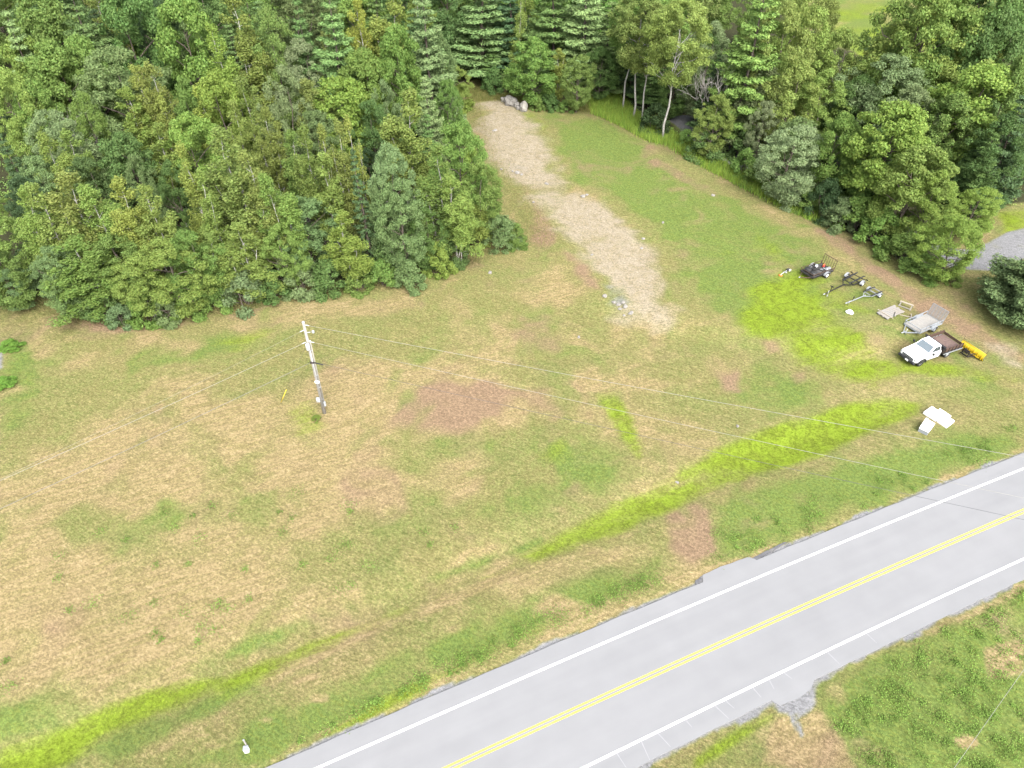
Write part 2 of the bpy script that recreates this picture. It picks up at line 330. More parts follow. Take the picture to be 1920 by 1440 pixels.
paint('lush', [(150, 1400), (330, 1320), (560, 1230), (620, 1210), (560, 1260), (330, 1370), (220, 1430)], .7, .7)
paint('lush', [(600, 670), (660, 660), (680, 690), (620, 700)], 1, .6)
paint('lush', [(0, 640), (60, 600), (80, 720), (60, 800), (0, 830)], 1.2, .6)
paint('lush', [(960, 810), (1100, 800), (1250, 850), (1120, 920), (980, 980), (900, 960)], 3, .78)
paint('lush', [(1180, 640), (1300, 600), (1500, 700), (1580, 770), (1450, 800), (1300, 800)], 3, .62)
paint('lush', [(0, 1060), (70, 1030), (110, 1100), (60, 1170), (0, 1190)], 1.2, .6)
paint('lush', [(1100, 180), (1240, 265), (1370, 330), (1500, 395), (1520, 375), (1400, 310), (1260, 230), (1130, 150)], 1.2, .9)
paint('lush', [[60, 175], [66, 140], [72, 128], [86, 128], [104, 150], [140, 170], [130, 270], [40, 270]], 2, .75, world=True)
paint('lime', [[66, 155], [76, 132], [88, 138], [104, 165], [90, 200], [66, 190]], 4, .5, world=True)
paint('deep', [(1560, 1320), (1700, 1230), (1700, 1300), (1600, 1400)], .8, .5)
paint('deep', [(1380, 1440), (1440, 1380), (1480, 1385), (1470, 1440)], .4, .7)
for _ in range(40):
    x, y = rs.uniform(-40, 60), rs.uniform(16, 80)
    r = rs.uniform(.4, 1.6); paint(['lush', 'straw', 'deep', 'lime'][rs.choice(4, p=[.45, .3, .17, .08])], [[x + r * 1.7 * math.cos(t) * rs.uniform(.6, 1.2), y + r * math.sin(t) * rs.uniform(.6, 1.2)] for t in np.linspace(0, 6.28, 9)[:-1]], r * .8, rs.uniform(.25, .42), world=True)
# sandy track
paint('sand', [(885, 200), (950, 192), (1000, 225), (1030, 290), (1075, 365), (1150, 400), (1215, 455), (1245, 530), (1215, 585), (1130, 540), (1060, 455), (1000, 395), (950, 330), (915, 280)], 3.2, .98)
paint('sand', [(1120, 560), (1240, 570), (1300, 610), (1240, 640), (1150, 600)], 2.0, .45)
paint('sand', [(1840, 640), (1920, 640), (1920, 690), (1880, 680)], 1.0, .6)
paint('sand', [(1535, 430), (1570, 438), (1560, 450)], .5, .6)
paint('lime', [(1010, 385), (1060, 390), (1080, 430), (1040, 440)], 1.2, .45)
# loose stone along the pavement and the drives
_S = np.linspace(-30, 75, 70)
for sgn, e in ((1, PAV_UP), (-1, PAV_DN)):
    for a, b in zip(_S[:-1], _S[1:]):
        w = .22 + .14 * math.sin(a * .9 + sgn) + .08 * math.sin(a * 2.7)
        paint('gravel', [road_pt(a, sgn * (e - .4)), road_pt(b, sgn * (e - .4)), road_pt(b, sgn * (e + w)), road_pt(a, sgn * (e + w))], .22, .95, world=True)
        paint('straw', [road_pt(a, sgn * (e + w)), road_pt(b, sgn * (e + w)), road_pt(b, sgn * (e + w + .5)), road_pt(a, sgn * (e + w + .5))], .25, .6, world=True)
paint('gravel', [(1438, 1305), (1535, 1262), (1532, 1325), (1505, 1345), (1460, 1335)], .3, .95)
paint('gravel', [(1475, 1335), (1490, 1335), (1512, 1380), (1500, 1385)], .15, .8)
paint('gravel', DRIVE, .5, .97, world=True, line=2.3)
paint('gravel', [(-80, 650), (2, 645), (4, 690), (-80, 700)], .4, .95)
paint('gravel', [(1120, 535), (1175, 545), (1190, 580), (1140, 580)], .8, .35)
paint('gravel', [(930, 290), (990, 320), (985, 345), (940, 320)], 1.4, .22)
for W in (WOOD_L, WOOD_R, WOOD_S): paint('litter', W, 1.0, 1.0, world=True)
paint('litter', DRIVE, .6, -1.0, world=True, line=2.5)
# break every patch up into an uneven, blotchy growth
def vnoise(P, wl, seed):
    t = np.random.RandomState(seed).rand(256, 256); q = P / wl + 71.3; i = np.floor(q).astype(int); f = q - i; f = f * f * (3 - 2 * f); i0, j0 = i[:, 0] % 256, i[:, 1] % 256; i1, j1 = (i0 + 1) % 256, (j0 + 1) % 256
    return (t[i0, j0] * (1 - f[:, 0]) + t[i1, j0] * f[:, 0]) * (1 - f[:, 1]) + (t[i0, j1] * (1 - f[:, 0]) + t[i1, j1] * f[:, 0]) * f[:, 1]
def fbm(P, wls, seed, gain=.72):
    v = 0; a = 1; tot = 0
    for k, w in enumerate(wls): c, s_ = math.cos(k * 1.1 + seed), math.sin(k * 1.1 + seed); Q = P @ np.array([[c, -s_], [s_, c]]); v = v + a * vnoise(Q, w, seed * 13 + k); tot += a; a *= gain
    return .5 + (v / tot - .5) * 1.9
_u = np.stack([NP @ RD, NP @ RN], 1); SP = np.column_stack([_u[:, 0] * .45, _u[:, 1]])          # stretched along the mowing direction
wp = NP + np.stack([fbm(NP, (9, 4, 2), 31) - .5, fbm(NP, (9, 4, 2), 32) - .5], 1) * 3.0
NZ = dict(straw=fbm(wp, (7, 3.2, 1.6, .9), 1), brown=fbm(wp, (5, 2.4, 1.2, .8), 2), lime=fbm(SP, (4, 2, 1, .6), 3), lush=fbm(wp, (6, 2.8, 1.4, .8), 4), sand=fbm(wp, (5, 2.5, 1.3, .8), 5), deep=fbm(SP, (5, 2, 1, .7), 6), gravel=fbm(NP, (3, 1.4, .8), 7), litter=fbm(wp, (5, 2.4, 1.2), 8))
AMP = dict(straw=1.1, brown=.75, lime=.6, lush=.95, sand=.75, deep=.7, gravel=.45, litter=.35)
MK['straw'][npt] = np.maximum(MK['straw'][npt], .34 * (1 - MK['lush'][npt])); MK['lush'][npt] = np.maximum(MK['lush'][npt], .22); MK['deep'][npt] = np.maximum(MK['deep'][npt], .14); MK['brown'][npt] = np.maximum(MK['brown'][npt], .16)
for k in NAMES:
    m = MK[k][npt]; MK[k][npt] = np.clip((m + (NZ[k] - .5) * AMP[k] - .10) / .88, 0, 1) ** 1.1 * sstep(0, .12, m)
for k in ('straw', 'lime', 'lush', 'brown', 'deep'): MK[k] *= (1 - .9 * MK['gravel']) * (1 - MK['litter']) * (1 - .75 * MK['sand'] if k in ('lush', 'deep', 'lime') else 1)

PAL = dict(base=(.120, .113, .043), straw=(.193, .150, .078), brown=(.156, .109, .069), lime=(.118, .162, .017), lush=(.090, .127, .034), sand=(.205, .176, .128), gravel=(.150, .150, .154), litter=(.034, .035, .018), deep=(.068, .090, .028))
def ground_material():
    m, nt, b = nmat('field'); N, L = nt.nodes, nt.links
    tc = N.new('ShaderNodeTexCoord')
    def noise(scale, detail=6, rough=.6, sc=None, rot=0, dist=0):
        m0 = N.new('ShaderNodeMapping'); L.new(tc.outputs['Object'], m0.inputs[0]); m0.inputs['Rotation'].default_value = (0, 0, rot)
        mp = N.new('ShaderNodeMapping'); L.new(m0.outputs[0], mp.inputs[0])
        if sc: mp.inputs['Scale'].default_value = sc
        n = N.new('ShaderNodeTexNoise'); n.inputs['Scale'].default_value = scale; n.inputs['Detail'].default_value = detail; n.inputs['Roughness'].default_value = rough; n.inputs['Distortion'].default_value = dist
        L.new(mp.outputs[0], n.inputs['Vector']); return n.outputs[0]
    def math2(op, a, bb, clamp=False):
        n = N.new('ShaderNodeMath'); n.operation = op; n.use_clamp = clamp
        for i, q in enumerate((a, bb)):
            if isinstance(q, (int, float)): n.inputs[i].default_value = q
            else: L.new(q, n.inputs[i])
        return n.outputs[0]
    def rng(v, a, bb, c, d):
        n = N.new('ShaderNodeMapRange'); n.interpolation_type = 'SMOOTHSTEP'
        for i, q in enumerate((a, bb, c, d)): n.inputs[i + 1].default_value = q
        L.new(v, n.inputs[0]); return n.outputs[0]
    def mix(f, a, bb, mode='MIX'):
        n = N.new('ShaderNodeMix'); n.data_type = 'RGBA'; n.blend_type = mode
        for i, q in ((0, f), (6, a), (7, bb)):
            if isinstance(q, tuple): n.inputs[i].default_value = (*q, 1)
            elif isinstance(q, (int, float)): n.inputs[i].default_value = q
            else: L.new(q, n.inputs[i])
        return n.outputs[2]
    big = noise(.22, 8, .62, dist=.4); mid = noise(1.1, 8, .68, dist=.6); fine = noise(5.0, 6, .7); tiny = noise(24, 4, .7)
    streak = noise(1.3, 7, .65, sc=(.35, 2.2, 1), rot=-math.radians(24), dist=.5); wisp = noise(3.2, 6, .7, sc=(.5, 1.6, 1), rot=.5, dist=1.4)
    n1 = math2('ADD', math2('MULTIPLY', mid, .5), math2('MULTIPLY', wisp, .5)); n2 = math2('ADD', math2('MULTIPLY', streak, .6), math2('MULTIPLY', fine, .4)); n3 = math2('ADD', math2('MULTIPLY', big, .5), math2('MULTIPLY', mid, .5))
    def att(k):
        a = N.new('ShaderNodeAttribute'); a.attribute_name = k; return a.outputs['Fac']
    col = mix(rng(n3, .36, .64, 0, 1), PAL['base'], tuple(q * .5 + w * .5 for q, w in zip(PAL['lush'], PAL['base'])))
    col = mix(rng(wisp, .42, .68, 0, .5), col, PAL['straw'])
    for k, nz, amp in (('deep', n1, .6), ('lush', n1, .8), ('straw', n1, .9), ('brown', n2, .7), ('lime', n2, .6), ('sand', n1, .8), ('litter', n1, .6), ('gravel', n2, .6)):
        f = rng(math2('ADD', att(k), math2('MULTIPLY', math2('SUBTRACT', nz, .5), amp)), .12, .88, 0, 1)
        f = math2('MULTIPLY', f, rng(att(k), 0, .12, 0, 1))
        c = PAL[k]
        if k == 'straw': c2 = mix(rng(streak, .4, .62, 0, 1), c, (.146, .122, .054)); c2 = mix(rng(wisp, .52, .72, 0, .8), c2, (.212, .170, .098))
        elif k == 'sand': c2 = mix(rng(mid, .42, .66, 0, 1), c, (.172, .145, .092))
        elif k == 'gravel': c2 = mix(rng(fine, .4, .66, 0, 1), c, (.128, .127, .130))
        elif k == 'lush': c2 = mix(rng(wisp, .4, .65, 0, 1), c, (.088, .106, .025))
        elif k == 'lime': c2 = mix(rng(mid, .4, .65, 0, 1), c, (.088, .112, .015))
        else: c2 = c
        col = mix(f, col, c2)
    v = math2('MULTIPLY', rng(fine, .28, .72, .66, 1.34), rng(tiny, .28, .72, .66, 1.34)); v = math2('MULTIPLY', v, rng(wisp, .3, .7, .80, 1.20))
    col = mix(1.0, col, v, 'MULTIPLY')
    L.new(col, b.inputs['Base Color']); b.inputs['Roughness'].default_value = 1.0; b.inputs['Specular IOR Level'].default_value = .03
    bp = N.new('ShaderNodeBump'); bp.inputs['Strength'].default_value = .6; bp.inputs['Distance'].default_value = .12
    L.new(math2('ADD', math2('MULTIPLY', fine, .6), math2('MULTIPLY', tiny, .4)), bp.inputs['Height']); L.new(bp.outputs[0], b.inputs['Normal'])
    return m
ground_material()
nxg, nyg = len(gx), len(gy)
gm = bpy.data.meshes.new('ground'); gm.vertices.add(len(GP)); gm.vertices.foreach_set('co', np.column_stack([GP, GZ]).astype(np.float32).ravel())
ii = (np.arange(nyg - 1)[:, None] * nxg + np.arange(nxg - 1)[None, :]).ravel(); quads = np.stack([ii, ii + 1, ii + 1 + nxg, ii + nxg], 1)
gm.loops.add(quads.size); gm.loops.foreach_set('vertex_index', quads.ravel()); gm.polygons.add(len(quads)); gm.polygons.foreach_set('loop_start', np.arange(len(quads)) * 4); gm.polygons.foreach_set('loop_total', np.full(len(quads), 4))
gm.polygons.foreach_set('use_smooth', np.ones(len(quads), bool)); gm.update()
for k in NAMES: gm.attributes.new(k, 'FLOAT', 'POINT').data.foreach_set('value', MK[k].astype(np.float32))
gm.materials.append(MATS['field']); tag(link('ground', gm), 'mown field of dry straw and green grass with a sandy track', kind='structure')

def mask_at(P):                        # mask values at the nearest grid point
    i = np.clip(np.searchsorted(gx, P[:, 0]), 0, nxg - 1); j = np.clip(np.searchsorted(gy, P[:, 1]), 0, nyg - 1); return j * nxg + i

# ------------------------------------------------------------------ road
def road_material():
    m, nt, b = nmat('asphalt'); N, L = nt.nodes, nt.links
    tc = N.new('ShaderNodeTexCoord'); m0 = N.new('ShaderNodeMapping'); L.new(tc.outputs['Object'], m0.inputs[0]); m0.inputs['Rotation'].default_value = (0, 0, -math.atan2(RD[1], RD[0])); mp = N.new('ShaderNodeMapping'); L.new(m0.outputs[0], mp.inputs[0]); mp.inputs['Scale'].default_value = (.05, .9, 1)
    a = N.new('ShaderNodeTexNoise'); a.inputs['Scale'].default_value = 1.0; a.inputs['Detail'].default_value = 5; L.new(mp.outputs[0], a.inputs['Vector'])
    c = N.new('ShaderNodeTexNoise'); c.inputs['Scale'].default_value = 30; c.inputs['Detail'].default_value = 4; L.new(tc.outputs['Object'], c.inputs['Vector'])
    d = N.new('ShaderNodeTexNoise'); d.inputs['Scale'].default_value = .5; d.inputs['Detail'].default_value = 6; L.new(tc.outputs['Object'], d.inputs['Vector'])
    cr = N.new('ShaderNodeValToRGB'); e = cr.color_ramp.elements; e[0].position = .3; e[0].color = (.152, .1535, .158, 1); e[1].position = .7; e[1].color = (.166, .167, .171, 1); L.new(a.outputs[0], cr.inputs[0])
    mx = N.new('ShaderNodeMix'); mx.data_type = 'RGBA'; mx.blend_type = 'MULTIPLY'; mx.inputs[0].default_value = 1; L.new(cr.outputs[0], mx.inputs[6])
    ad = N.new('ShaderNodeMath'); ad.operation = 'ADD'; L.new(c.outputs[0], ad.inputs[0]); L.new(d.outputs[0], ad.inputs[1])
    r = N.new('ShaderNodeMapRange'); r.inputs[1].default_value = .6; r.inputs[2].default_value = 1.4; r.inputs[3].default_value = .93; r.inputs[4].default_value = 1.07; L.new(ad.outputs[0], r.inputs[0]); L.new(r.outputs[0], mx.inputs[7])
    L.new(mx.outputs[2], b.inputs['Base Color']); b.inputs['Roughness'].default_value = .9; b.inputs['Specular IOR Level'].default_value = .2
    bp = N.new('ShaderNodeBump'); bp.inputs['Strength'].default_value = .25; bp.inputs['Distance'].default_value = .01; L.new(c.outputs[0], bp.inputs['Height']); L.new(bp.outputs[0], b.inputs['Normal'])
road_material()
RS = np.r_[-400, -200, -100, -60, np.arange(-40, 90, .8), 100, 140, 220, 400]
def strip(name, mat, k0, k1, z, ss=RS, wob=0.0, parent=None, skirt=False):
    V = []; F = []
    for i, s in enumerate(ss):
        a0 = k0 + (wob * math.sin(s * 1.7) + wob * .6 * math.sin(s * 4.1 + 1)) * (1 if skirt else 0); a1 = k1 + (wob * math.sin(s * 1.3 + 2) + wob * .6 * math.sin(s * 5.3)) * (1 if skirt else 0)
        p, q = road_pt(s, a0), road_pt(s, a1)
        V += [(p[0], p[1], z), (q[0], q[1], z)]
        if skirt: p2, q2 = road_pt(s, a0 - .015), road_pt(s, a1 + .015); V += [(p2[0], p2[1], z - .2), (q2[0], q2[1], z - .2)]
    st = 4 if skirt else 2
    for i in range(len(ss) - 1):
        a, b = i * st, (i + 1) * st; F.append((a, b, b + 1, a + 1))
        if skirt: F += [(a + 2, b + 2, b, a), (a + 1, b + 1, b + 3, a + 3)]
    return MB().add(V, F).build(name, mat, parent)
road = tag(strip('road', 'asphalt', -PAV_DN, PAV_UP, 0.0, wob=.02, skirt=True), 'pale grey two lane asphalt road with yellow centre lines', kind='structure')
LW = .075
strip('edge_line', 'white_paint', LANE - LW, LANE + LW, .004, parent=road); strip('edge_line', 'white_paint', -LANE - LW, -LANE + LW, .004, parent=road)
strip('centre_line', 'yellow_paint', .07, .19, .004, parent=road); strip('centre_line', 'yellow_paint', -.19, -.07, .004, parent=road)
def flat(name, mat, pts, z, parent=None):
    V = [(p[0], p[1], z) for p in pts]; W = [(p[0], p[1], z - .12) for p in pts]; n = len(V)
    return MB().add(V + W, [tuple(range(n))] + [(i, (i + 1) % n, n + (i + 1) % n, n + i) for i in range(n)]).build(name, mat, parent)
def rag(pts, k=5, amp=.025):
    out = []
    for i in range(len(pts)):
        a, b = pts[i], pts[(i + 1) % len(pts)]
        for j in range(k): out.append(a + (b - a) * j / k + rs.uniform(-amp, amp, 2))
    return out
flat('driveway_apron', 'asphalt', rag(list(poly([(1318, 1093), (1318, 1078), (1350, 1063), (1404, 1044), (1420, 1050), (1400, 1062)]))), -.004, road)
flat('driveway_apron', 'asphalt', rag(list(poly([(1432, 1311), (1446, 1313), (1462, 1323), (1500, 1308), (1522, 1290), (1532, 1262), (1500, 1275)]))), -.004, road)
flat('asphalt_patch', 'asphalt_dark', rag(list(poly([(1304, 1088), (1318, 1079), (1318, 1091), (1304, 1098)])), 4, .04), -.02, road)
flat('asphalt_patch', 'asphalt_dark', rag(list(poly([(1410, 1047), (1460, 1020), (1480, 1014), (1420, 1050)])), 4, .04), -.02, road)
for s, l, ang in [(9.5, .9, .1), (11.2, 1.1, -.1), (12.4, .95, .25), (16.6, 1.0, .3), (17.4, .6, .2), (19.5, .7, .1), (20.8, .6, -.1), (22.0, .5, .2), (25.6, 1.0, .15), (29.0, .8, .1), (14.4, .5, .1)]:
    a = road_pt(s, -LANE - .12); b = road_pt(s + ang, -LANE - .12 - l); d = (b - a) / np.hypot(*(b - a)); n = np.array([-d[1], d[0]]) * .018
    MB().add([(*(a - n), .003), (*(a + n), .003), (*(b + n * .5), .003), (*(b - n * .5), .003)], [(0, 1, 2, 3)]).build('crack_seal', 'seal', road)

# ------------------------------------------------------------------ foliage
def leaves_mesh(name, P, Nv, L, W, mat, tint=None, up=None):
    n = len(P); r = np.random.RandomState(n % 9973)
    Nv = Nv / (np.linalg.norm(Nv, axis=1, keepdims=True) + 1e-9)
    A = r.normal(size=(n, 3)) if up is None else up + r.normal(size=(n, 3)) * .45
    A -= Nv * (A * Nv).sum(1, keepdims=True); A /= np.linalg.norm(A, axis=1, keepdims=True) + 1e-9; B = np.cross(Nv, A)
    L = np.broadcast_to(L, n)[:, None]; W = np.broadcast_to(W, n)[:, None]
    V = np.stack([P - A * L * .5, P + B * W * .5 + Nv * W * .18 - A * L * .05, P + A * L * .5 - Nv * L * .12, P - B * W * .5 + Nv * W * .18 - A * L * .05], 1).reshape(-1, 3)
    me = bpy.data.meshes.new(name); me.vertices.add(4 * n); me.vertices.foreach_set('co', V.astype(np.float32).ravel())
    me.loops.add(4 * n); me.loops.foreach_set('vertex_index', np.arange(4 * n, dtype=np.int32)); me.polygons.add(n); me.polygons.foreach_set('loop_start', np.arange(n, dtype=np.int32) * 4); me.polygons.foreach_set('loop_total', np.full(n, 4, np.int32)); me.update()
    if tint is None: me.attributes.new('v', 'FLOAT', 'POINT').data.foreach_set('value', np.repeat(r.rand(n), 4).astype(np.float32))
    else: me.attributes.new('tint', 'FLOAT_COLOR', 'POINT').data.foreach_set('color', np.repeat(np.column_stack([tint, np.ones(n)]), 4, 0).astype(np.float32).ravel())
    me.materials.append(MATS[mat]); return me
def clump_leaves(r, clumps, n_total, upw=.5):
    vol = np.array([c[3] * c[3] * c[4] for c in clumps]) ** .67; cnt = np.maximum(8, (n_total * vol / vol.sum())).astype(int); P = []; Nv = []
    for (x, y, z, rr, rz), k in zip(clumps, cnt):
        d = r.normal(size=(k, 3)); d /= np.linalg.norm(d, axis=1, keepdims=True); q = r.rand(k, 1) ** .42
        # a ragged edge: a few sprays reach beyond the clump
        q *= 1 + .35 * (r.rand(k, 1) ** 4)
        P.append(np.array([x, y, z]) + d * q * np.array([rr, rr, rz])); Nv.append(d * .7 + r.normal(size=(k, 3)) * .55 + np.array([0, 0, upw]))
    return np.vstack(P), np.vstack(Nv)
def wander(a, b, r, n=4, amp=.05):
    a, b = Vector(a), Vector(b); L = (b - a).length
    return [a.lerp(b, i / n) + (Vector(r.normal(size=3)) * amp * L if 0 < i < n else Vector((0, 0, 0))) for i in range(n + 1)]
PROTO = {}
def proto(kind, w, h, crown_me, trunk_me): PROTO.setdefault(kind, []).append((w, h, crown_me, trunk_me))

def make_broad(seed, kind='maple', h=11., w=8., base=.22, n=17000, nc=70, leaf=(.30, .22), bark='bark', top=.5, rag_=.25, csize=(.55, 1.05)):
    r = np.random.RandomState(seed); cl = []; lob = r.uniform(0, 6.28, 4); t0 = base
    for i in range(nc):
        u = r.rand() ** .8; a = r.uniform(0, 6.28)
        zf = t0 + (1 - t0) * u
        q = (zf - t0) / (1 - t0); env = (1 - abs((q - (1 - top)) / (top if q > 1 - top else 1 - top)) ** 2.2) ** .6 if 0 < q < 1 else .15
        env *= 1 + rag_ * math.sin(3 * a + lob[0]) * .5 + rag_ * math.sin(2 * a + 4 * q + lob[1]) * .6
        rad = env * (w / 2) * (.55 + .45 * r.rand() ** .5); c = r.uniform(*csize) * (1.15 - .35 * q)
        cl.append((rad * math.cos(a) * .9, rad * math.sin(a) * .9, zf * h - c * .5, c, c * r.uniform(.55, .85)))
    P, Nv = clump_leaves(r, cl, n); P[:, 2] = np.maximum(P[:, 2], .15)
    me = leaves_mesh(kind + '_crown', P, Nv, leaf[0] * r.uniform(.7, 1.25, len(P)), leaf[1] * r.uniform(.7, 1.2, len(P)), 'leaf')
    m = MB(); tr = wander((0, 0, -.3), (r.normal() * .3, r.normal() * .3, h * .8), r, 6, .012); R0 = (.0095 if kind == 'aspen' else .016) * h
    m.tube(tr, [R0 * (1 - .8 * i / 6) for i in range(7)], 7)
    for c in sorted(cl, key=lambda q: -q[3])[:26]:
        zz = max(.12 * h, c[2] - .45 * math.hypot(c[0], c[1]) - .4); k = min(.95, zz / (h * .8)); p0 = tr[0].lerp(tr[-1], k)
        m.tube(wander(p0, (c[0], c[1], c[2]), r, 3, .05), [R0 * .42 * (1 - .6 * k), R0 * .3, R0 * .2, R0 * .08], 5, cap=False)
    tm = m.mesh(kind + '_trunk'); tm.materials.append(MATS[bark]); proto(kind, w, h, me, tm)
def make_birch(seed, h=13., w=4.6, n=19000, base=.16, stems=3, kind='birch', leaf=(.165, .12), bark='bark_birch', spread=.32):
    r = np.random.RandomState(seed); m = MB(); cl = []
    for s in range(stems):
        a = r.uniform(0, 6.28); hs = h * (1 if s == 0 else r.uniform(.68, .95)); off = 0 if s == 0 else w * spread * r.uniform(.5, 1)
        tip = Vector((off * math.cos(a), off * math.sin(a), hs)); path = wander((off * .25 * math.cos(a), off * .25 * math.sin(a), -.3), tip, r, 7, .006); R0 = .0068 * h * (1 if s == 0 else .75)
        m.tube(path, [R0 * (1 - .88 * i / 7) for i in range(8)], 6)
        for i in range(int(30 * hs / h)):
            f = base + (1 - base) * r.rand() ** .9; p = path[0].lerp(tip, f); q = (f - base) / (1 - base)
            ln = (w * .40) * (1.05 - .85 * q ** 1.6) * r.uniform(.45, 1.1); b = r.uniform(0, 6.28); rise = ln * r.uniform(.35, .9)
            e = p + Vector((math.cos(b) * ln, math.sin(b) * ln, rise)); m.tube([p, p.lerp(e, .5) + Vector((0, 0, -.05 * ln)), e], [R0 * .26, R0 * .18, .008], 4, cap=False)
            for g in (.6, 1.0):
                c = p.lerp(e, g); rr = r.uniform(.28, .52) * (1.1 - .35 * q); cl.append((c.x, c.y, c.z, rr, rr * r.uniform(1.1, 1.8)))
        cl.append((tip.x, tip.y, tip.z - .5, .35, .8))
    P, Nv = clump_leaves(r, cl, n, .25)
    me = leaves_mesh(kind + '_crown', P, Nv, leaf[0] * r.uniform(.7, 1.3, len(P)), leaf[1] * r.uniform(.7, 1.2, len(P)), 'leaf')
    tm = m.mesh(kind + '_trunk'); tm.materials.append(MATS[bark]); proto(kind, w, h, me, tm)
def make_pine(seed, h=20., w=9., n=30000, base=.12, kind='pine', droop=-.12, narrow=1.0, levels=17, leaf=(.44, .11), tuft=(.85, .30)):
    r = np.random.RandomState(seed); m = MB(); cl = []; tr = wander((0, 0, -.3), (0, 0, h), r, 6, .006); R0 = .015 * h
    m.tube(tr, [R0 * (1 - .93 * i / 6) for i in range(7)], 7)
    for lv in range(levels):
        q = (lv + r.uniform(-.25, .25)) / (levels - 1); q = min(max(q, 0), .985); z = h * (base + (1 - base) * q); nb = int(r.randint(5, 8) * (1 - .35 * q))
        a0 = r.uniform(0, 6.28)
        for b in range(nb):
            a = a0 + 6.28 * b / nb + r.uniform(-.3, .3); ln = (w / 2) * (1 - q ** (2.0 if kind == 'garden_spruce' else 1.35) * .93) * narrow * r.uniform(.68, 1.12)
            if ln < .25: ln = .25
            e = Vector((math.cos(a) * ln, math.sin(a) * ln, z + ln * (droop + r.uniform(-.06, .16)) + (.28 * ln if droop > -.2 else 0))); p = Vector((0, 0, z))
            mid = p.lerp(e, .55) + Vector((0, 0, -.10 * ln)); m.tube([p, mid, e], [R0 * .22 * (1 - .6 * q), R0 * .13 * (1 - .6 * q), .01], 4, cap=False)
            k = max(2, int(ln / .55))
            for g in range(k):
                f = .32 + .68 * (g + .5) / k; c = p.lerp(mid, f / .55) if f < .55 else mid.lerp(e, (f - .55) / .45); wd = tuft[0] * (.55 + .55 * math.sin(math.pi * min(1, f * .85 + .1))) * (.6 + ln / w)
                s = r.normal() * wd * .5; cl.append((c.x - math.sin(a) * s, c.y + math.cos(a) * s, c.z + .05, wd, tuft[1] * (.6 + ln / w)))
    cl.append((0, 0, h - .2, .22, .4))
    P, Nv = clump_leaves(r, cl, n, .8)
    out = P - np.array([0, 0, 0]); out[:, 2] = 0; out /= np.linalg.norm(out, axis=1, keepdims=True) + 1e-6; out[:, 2] = .35 if droop > -.2 else -.15
    me = leaves_mesh(kind + '_crown', P, Nv, leaf[0] * r.uniform(.6, 1.2, len(P)), leaf[1] * r.uniform(.8, 1.5, len(P)), 'needle', up=out)
    tm = m.mesh(kind + '_trunk'); tm.materials.append(MATS['bark']); proto(kind, w, h, me, tm)
def make_shrub(seed, h=3.2, w=4.2, n=7000, nc=34, kind='shrub', leaf=(.20, .14), bark='bark'):
    r = np.random.RandomState(seed); cl = []; m = MB()
    for i in range(nc):
        a = r.uniform(0, 6.28); q = r.rand(); rad = (w / 2) * (1 - q ** 2.2 * .85) * (.5 + .5 * r.rand() ** .5); c = r.uniform(.32, .62) * w / 4.2
        z = max(c * .5, q * h - c * .4); cl.append((rad * math.cos(a) * .88, rad * math.sin(a) * .88, z, c, c * .75))
        if i < 12: m.tube(wander((r.normal() * .15, r.normal() * .15, -.1), (cl[-1][0] * .9, cl[-1][1] * .9, z), r, 3, .05), [.045, .035, .025, .01], 5, cap=False)
    P, Nv = clump_leaves(r, cl, n, .45); P[:, 2] = np.maximum(P[:, 2], .06)
    me = leaves_mesh(kind + '_crown', P, Nv, leaf[0] * r.uniform(.7, 1.3, len(P)), leaf[1] * r.uniform(.7, 1.2, len(P)), 'leaf')
    tm = m.mesh(kind + '_stem'); tm.materials.append(MATS[bark]); proto(kind, w, h, me, tm)
def make_dead(seed, h=11., w=6., kind='dead'):
    r = np.random.RandomState(seed); m = MB()
    def grow(p, d, ln, rad, dep):
        e = p + d * ln; m.tube(wander(p, e, r, 3, .04), [rad, rad * .85, rad * .72, rad * .6], 5 if dep < 2 else 4, cap=False)
        if dep >= 5: return
        for k in range(3 if dep < 3 else 2):
            nd = (d + Vector(r.normal(size=3)) * (.42 if dep < 3 else .55) + Vector((0, 0, .18))).normalized(); grow(p + d * ln * r.uniform(.55, 1), nd, ln * r.uniform(.55, .8), rad * .58, dep + 1)
    for s in range(2): grow(Vector((s * .3, 0, -.2)), Vector((r.normal() * .16, r.normal() * .16, 1)).normalized(), h * .36, .014 * h, 0)
    me = m.mesh(kind); c = np.array([v.co for v in me.vertices]); me.materials.append(MATS['dead_wood'])
    proto(kind, np.ptp(c[:, 0]) * .5 + np.ptp(c[:, 1]) * .5, c[:, 2].max(), None, me)

for s in (1, 2, 3, 4): make_broad(s, 'maple', 11, 7.6, .14, 26000, 110, leaf=(.24, .17), csize=(.45, .95))
for s in (11, 12, 13): make_broad(s, 'ash', 10, 7.0, .12, 25000, 130, leaf=(.19, .11), rag_=.35, csize=(.36, .75))
for s in (21, 22): make_broad(s, 'aspen', 17, 9.0, .46, 28000, 150, leaf=(.19, .15), bark='bark_grey', top=.45, rag_=.3, csize=(.42, .85))
for s in (31, 32, 33, 34): make_birch(s, stems=3 if s % 2 else 4)
for s in (36, 37): make_birch(s, 13, 3.0, 12000, .16, 2, 'slim_birch')
for s in (41, 42, 43): make_pine(s)
for s in (46, 47): make_pine(s, 13, 4.6, 12000, .04, 'spruce', -.32, 1.0, 22, (.34, .10), (.34, .12))
make_pine(48, 9, 9.5, 80000, .01, 'garden_spruce', -.12, 1.0, 34, (.30, .10), (.80, .30))
for s in (51, 52, 53): make_shrub(s)
for s in (55, 56): make_shrub(s, 3.6, 4.0, 7000, 46, 'willow_shrub', (.24, .08))
for s in (61, 62, 63): make_dead(s)

